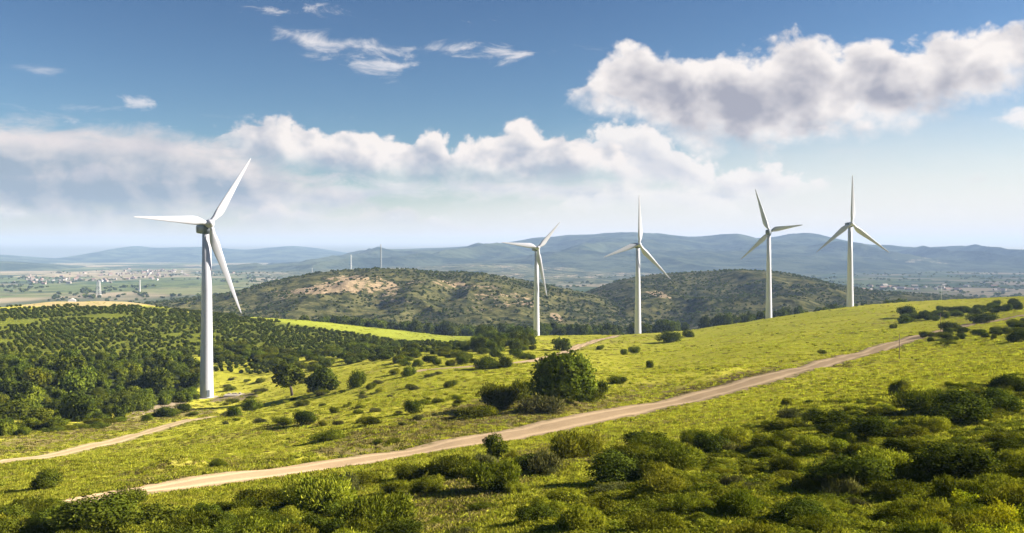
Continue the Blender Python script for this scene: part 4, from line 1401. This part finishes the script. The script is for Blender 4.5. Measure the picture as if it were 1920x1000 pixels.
thicket('scrub_shrub', P_SCRUBR, 205, ('scrub', 'scrub', 'scrubdark', 'scrubdark', 'scrub', 'dry'), 'rounded olive-green shrub of the dense scrub filling the lower right slope', 'shrubs of the lower right scrub',
        30, 104, 0.27, 31, 930, 2290, 690, 1085, (0.33, 0.52))
thicket('corner_shrub', P_SCRUBL, 140, ('scrubdark', 'scrubdark', 'dark', 'scrub', 'mid'), 'dark green shrub of the thicket along the lower left edge', 'shrubs of the lower left thicket',
        46, 115, 0.23, 32, -260, 760, 900, 1085, (0.34, 0.52))
hl = 'dark shrub closing over the lower left end of the dirt road'
for u, v, w in ((20, 985, 90), (75, 974, 80), (125, 976, 80), (165, 968, 64), (100, 962, 66), (40, 962, 60), (200, 975, 56)):
    plant('end_shrub', random.choice(('dark', 'mid', 'scrubdark')), u, v, w, w * 0.46, hl, 'shrub', 'shrubs at the low end of the road')
thicket('slope_shrub', [(560, 925), (830, 880), (1100, 850), (1110, 880), (980, 930), (860, 930), (700, 925)], 12, ('scrubdark', 'scrub', 'dry'),
        'low shrub on the rough slope below the middle of the dirt road', 'shrubs below the middle of the road', 45, 95, 0.45, 33, 640, 1110, 850, 990)
thicket('yellow_shrub', [(1730, 960), (1850, 920), (1990, 900), (1990, 1075), (1720, 1075)], 14, ('yellow',),
        'bright yellow-flowering shrub in the lower right corner', 'yellow shrubs in the corner', 50, 90, 0.3, 34, 1720, 1990, 900, 1075)

hl = 'dark wide bush standing out of the paler scrub on the lower right slope'
for u, v, w in ((880, 898, 84), (1003, 884, 92), (1185, 862, 70), (1215, 842, 80), (1160, 905, 130), (1335, 852, 92), (1435, 850, 84), (1548, 800, 84), (1640, 822, 100), (1560, 815, 60),
                (1735, 776, 120), (1800, 796, 150), (1870, 775, 90), (1900, 855, 90), (1590, 918, 150), (1780, 902, 160), (1410, 962, 70), (1300, 968, 84), (1010, 985, 90), (1500, 985, 120),
                (1690, 985, 110), (1250, 925, 70), (1830, 985, 100), (1475, 890, 80), (1690, 850, 70)):
    plant('dark_bush', random.choice(('dark', 'dark', 'scrubdark')), u, v, w, w * random.uniform(0.38, 0.52), hl, 'shrub', 'dark bushes of the lower right scrub')
hl = 'low tuft-like shrub alone in the open grass at the bottom centre'
for u, v, w in ((700, 905, 44), (760, 938, 36), (905, 960, 50), (820, 985, 40), (735, 985, 50), (960, 925, 60), (870, 1010, 56), (650, 925, 50), (800, 915, 60)):
    plant('grass_shrub', random.choice(('scrubdark', 'scrub', 'dry')), u, v, w, w * 0.4, hl, 'shrub', 'low shrubs in the open grass at the bottom')

# ------------------------------------------------------------------ trees behind the near ridge
def tree_row(name, line, n, jit, wlo, whi, label, group, dlo, dhi, kinds=('tree', 'treemid')):
    lu, lv = np.array(line, float).T
    for i in range(n):
        u = random.uniform(lu[0], lu[-1])
        d = random.uniform(dlo, dhi)
        x = (u - 960) / F * d
        z = float(ground_h(np.array([x]), np.array([d]))[0])
        vtop = np.interp(u, lu, lv) + random.uniform(-jit, jit)
        h = (HV - vtop) / F * d - z
        w = random.uniform(wlo, whi)
        h = max(4.0, h) / 1.42
        link(name, random.choice(BUSH[random.choice(kinds)]), (x, d, z - 0.3), (0, 0, random.uniform(0, 6.28)), (w, w, h), None, label, 'tree', group)


tree_row('row_tree', [(560, 587), (640, 592), (720, 597), (800, 602), (880, 607), (960, 607)], 75, 3, 5, 8, 'round dark tree in the tree row behind the yellow field', 'trees behind the yellow field', 800, 860)
tree_row('valley_tree', [(960, 609), (1060, 606), (1130, 610), (1190, 606), (1260, 598)], 60, 5, 4, 7, 'dark tree in the hollow behind the second and third turbines', 'trees in the hollow behind the turbines', 730, 860)
tree_row('crest_tree', [(1230, 604), (1290, 592), (1330, 588), (1400, 583), (1500, 576), (1600, 566), (1700, 558), (1740, 562)], 70, 4, 4, 7, 'dark tree behind the meadow crest between the right turbines', 'trees behind the meadow crest', 760, 900)

# ------------------------------------------------------------------ poles, pylons, masts
def lattice(name, x, y, z, h, w0, w1, seg, mat, label, cat, arms=(), bw=0.12):
    root = link(name, None, (x, y, z), label=label, cat=cat)
    mb = MB()
    c = lambda s, k: Vector((w0 + (w1 - w0) * s, w0 + (w1 - w0) * s, 0)) / 2
    pr = None
    for i in range(seg + 1):
        s = i / seg
        w = (w0 + (w1 - w0) * s) / 2
        q = [Vector((a * w, b * w, h * s)) for a, b in ((-1, -1), (1, -1), (1, 1), (-1, 1))]
        if pr:
            for k in range(4):
                mb.bar(pr[k], q[k], bw)
                mb.bar(pr[k], q[(k + 1) % 4], bw * 0.6)
                mb.bar(q[k], q[(k + 1) % 4], bw * 0.6)
        pr = q
    link('lattice', mb.mesh('lattice', mat), parent=root)
    for s, ln in arms:
        ab = MB()
        for b in (-1, 1):
            ab.bar((-ln, 0, h * s), (0, b * w1 * 0.5, h * s + 1.0), bw)
            ab.bar((ln, 0, h * s), (0, b * w1 * 0.5, h * s + 1.0), bw)
        ab.bar((-ln, 0, h * s), (ln, 0, h * s), bw)
        link('cross_arm', ab.mesh('cross_arm', mat), parent=root)
    return root


def on_hill(H, u, v):
    """point of a hill surface nearest a photo pixel"""
    q = H.reshape(-1, 3)
    pu, pv = topix(q[:, 0], q[:, 1], q[:, 2])
    i = np.argmin((pu - u) ** 2 + (pv - v) ** 2)
    return q[i]


def far_ground(u, d):
    x = (u - 960) / F * d
    return x, d, float(ground_h(np.array([x]), np.array([float(d)]))[0])


x, y, z = far_ground(185, 2300)
lattice('pylon', x, y, z, (HV - 528) / F * y - z, 9, 5, 7, M['palesteel'], 'pale twin-legged lattice pylon on the valley floor behind the left orchards', 'pylon', ((0.98, 6),), 0.45)
x, y, z = far_ground(262, 2400)
lattice('slim_pylon', x, y, z, (HV - 525) / F * y - z, 3.0, 1.4, 9, M['palesteel'], 'slim single white pylon on the valley floor left of the near turbine', 'pylon', ((0.95, 3),), 0.4)
q = on_hill(H1, 714, 506)
lattice('radio_mast', float(q[0]), float(q[1]), float(q[2]) - 1, (HV - 457) / F * float(q[1]) - float(q[2]), 2.2, 0.8, 14, M['steel'], 'tall thin lattice mast on top of the brown stony hill', 'mast', ((0.74, 2.2),), 0.22)
x, y, z = far_ground(658, 3600)
lattice('far_mast', x, y, z, (HV - 478) / F * y - z, 5, 2, 10, M['palesteel'], 'faint pale mast far behind the brown hill, left of the hilltop mast', 'mast', (), 0.5)


def pole(name, x, y, z, h, r0, mat, label, arm=0.0, lean=0.0):
    root = link(name, None, (x, y, z), label=label, cat='pole')
    mb = MB().tube([(0, 0, -0.5), (lean * h * 0.5, 0, h * 0.5), (lean * h, 0, h)], [r0, r0 * 0.9, r0 * 0.8], 10)
    link('shaft', mb.mesh('shaft', mat, True), parent=root)
    if arm:
        ab = MB()
        ab.box((-arm, -r0 * 0.6, h * 0.93), (arm, r0 * 0.6, h * 0.93 + r0 * 1.6))
        for s in (-1, 0, 1):
            ab.tube([(s * arm * 0.9, 0, h * 0.93), (s * arm * 0.9, 0, h * 0.93 + r0 * 5)], [r0 * 0.5, r0 * 0.4], 8)
        link('crossarm', ab.mesh('crossarm', mat), parent=root)
    else:
        cb = MB().tube([(lean * h, 0, h - 0.02), (lean * h, 0, h + 0.08)], [r0 * 1.3, r0 * 0.6], 10)
        link('cap', cb.mesh('cap', mat), parent=root)
    return root


x, y, z = stand(1686, 674)
pole('marker_pole', x, y, z, (674 - 628) / F * y, 0.09, M['wood'], 'thin wooden pole standing by the dirt road on the right meadow', lean=0.01)
x, y, z = stand(1763, 622)
pole('fence_pole', x, y, z, (622 - 588) / F * y, 0.10, M['wood'], 'thin pale pole where the dirt road goes over the rise')
x, y, z = far_ground(1765, 640)
pole('utility_pole', x, y, z - 0.5, (HV - 536) / F * y - z + 0.5, 0.20, M['steel'], 'grey utility pole with a crossarm rising behind the meadow crest', 1.6)
q = on_hill(H1, 583, 517)
pole('white_pole', float(q[0]), float(q[1]) + 10, float(q[2]) - 2, (HV - 503) / F * float(q[1]) - float(q[2]) + 2, 0.45, M['white'], 'short white pole on the left shoulder of the brown hill')

# ------------------------------------------------------------------ buildings
def house(x, y, z, w, l, h, rz, label, group, roof, name='house', wall='oldplaster'):
    b = MB().box((-w, -l, -2), (w, l, h))
    me = b.mesh('house_walls', M[wall])
    k = len(b.v)
    e = 0.35
    rv = [(-w - e, -l - e, h + .01), (w + e, -l - e, h + .01), (w + e, l + e, h + .01), (-w - e, l + e, h + .01), (0, -l - e, h + w * 0.55), (0, l + e, h + w * 0.55)]
    rf = [(0, 1, 4), (2, 3, 5), (1, 2, 5, 4), (3, 0, 4, 5), (3, 2, 1, 0)]
    root = link(name, me, (x, y, z), (0, 0, rz), label=label, cat='house', group=group)
    m2 = bpy.data.meshes.new('roof')
    m2.from_pydata(rv, [], rf)
    m2.materials.append(roof)
    link('roof', m2, parent=root)
    return root


x, y, z = far_ground(135, 1900)
house(x, y, z, 7, 5, (HV - 560) / F * y - z - 3, R(20), 'single white building at the far edge of the left orchards', None, M['plaster'], 'white_building', 'plaster')
hl = 'small pale house of the village on the valley floor at left'
rr = random.Random(77)
for i in range(130):
    k = rr.random()
    u = rr.gauss(110, 60) if k < 0.4 else rr.gauss(290, 60)
    d = rr.gauss(3900, 420) if k < 0.4 else rr.gauss(4600, 420)
    x, y, z = far_ground(u, d)
    s = rr.uniform(0.5, 1.15)
    house(x, y, z, 5 * s, 7 * s, rr.uniform(3.5, 6.5), rr.uniform(0, 3.1), hl, 'houses of the valley village', M['tile'] if rr.random() < 0.7 else M['oldplaster'], wall='plaster' if rr.random() < 0.06 else 'oldplaster')
hl = 'small pale building on the plain far behind the right turbines'
for i in range(26):
    u = rr.uniform(1600, 1900)
    x, y, z = far_ground(u, rr.uniform(2700, 3100))
    s = rr.uniform(0.5, 1.2)
    house(x, y, z, 5 * s, 9 * s, rr.uniform(3, 5), rr.uniform(0, 3.1), hl, 'buildings on the right plain', M['oldplaster'] if rr.random() < 0.6 else M['tile'])

# ------------------------------------------------------------------ air
hz = MB().box((-19000, -3000, -150), (19000, 13100, 152))
hm, t = new_mat('haze')
pv = t.node('ShaderNodeVolumePrincipled', {'Color': (0.44, 0.645, 1.0, 1.0), 'Density': 6.8e-5, 'Anisotropy': 0.0})
t.l.new(pv.outputs[0], t.out.inputs['Volume'])
link('haze', hz.mesh('haze', hm), kind='stuff', label='blue summer haze over the valley')
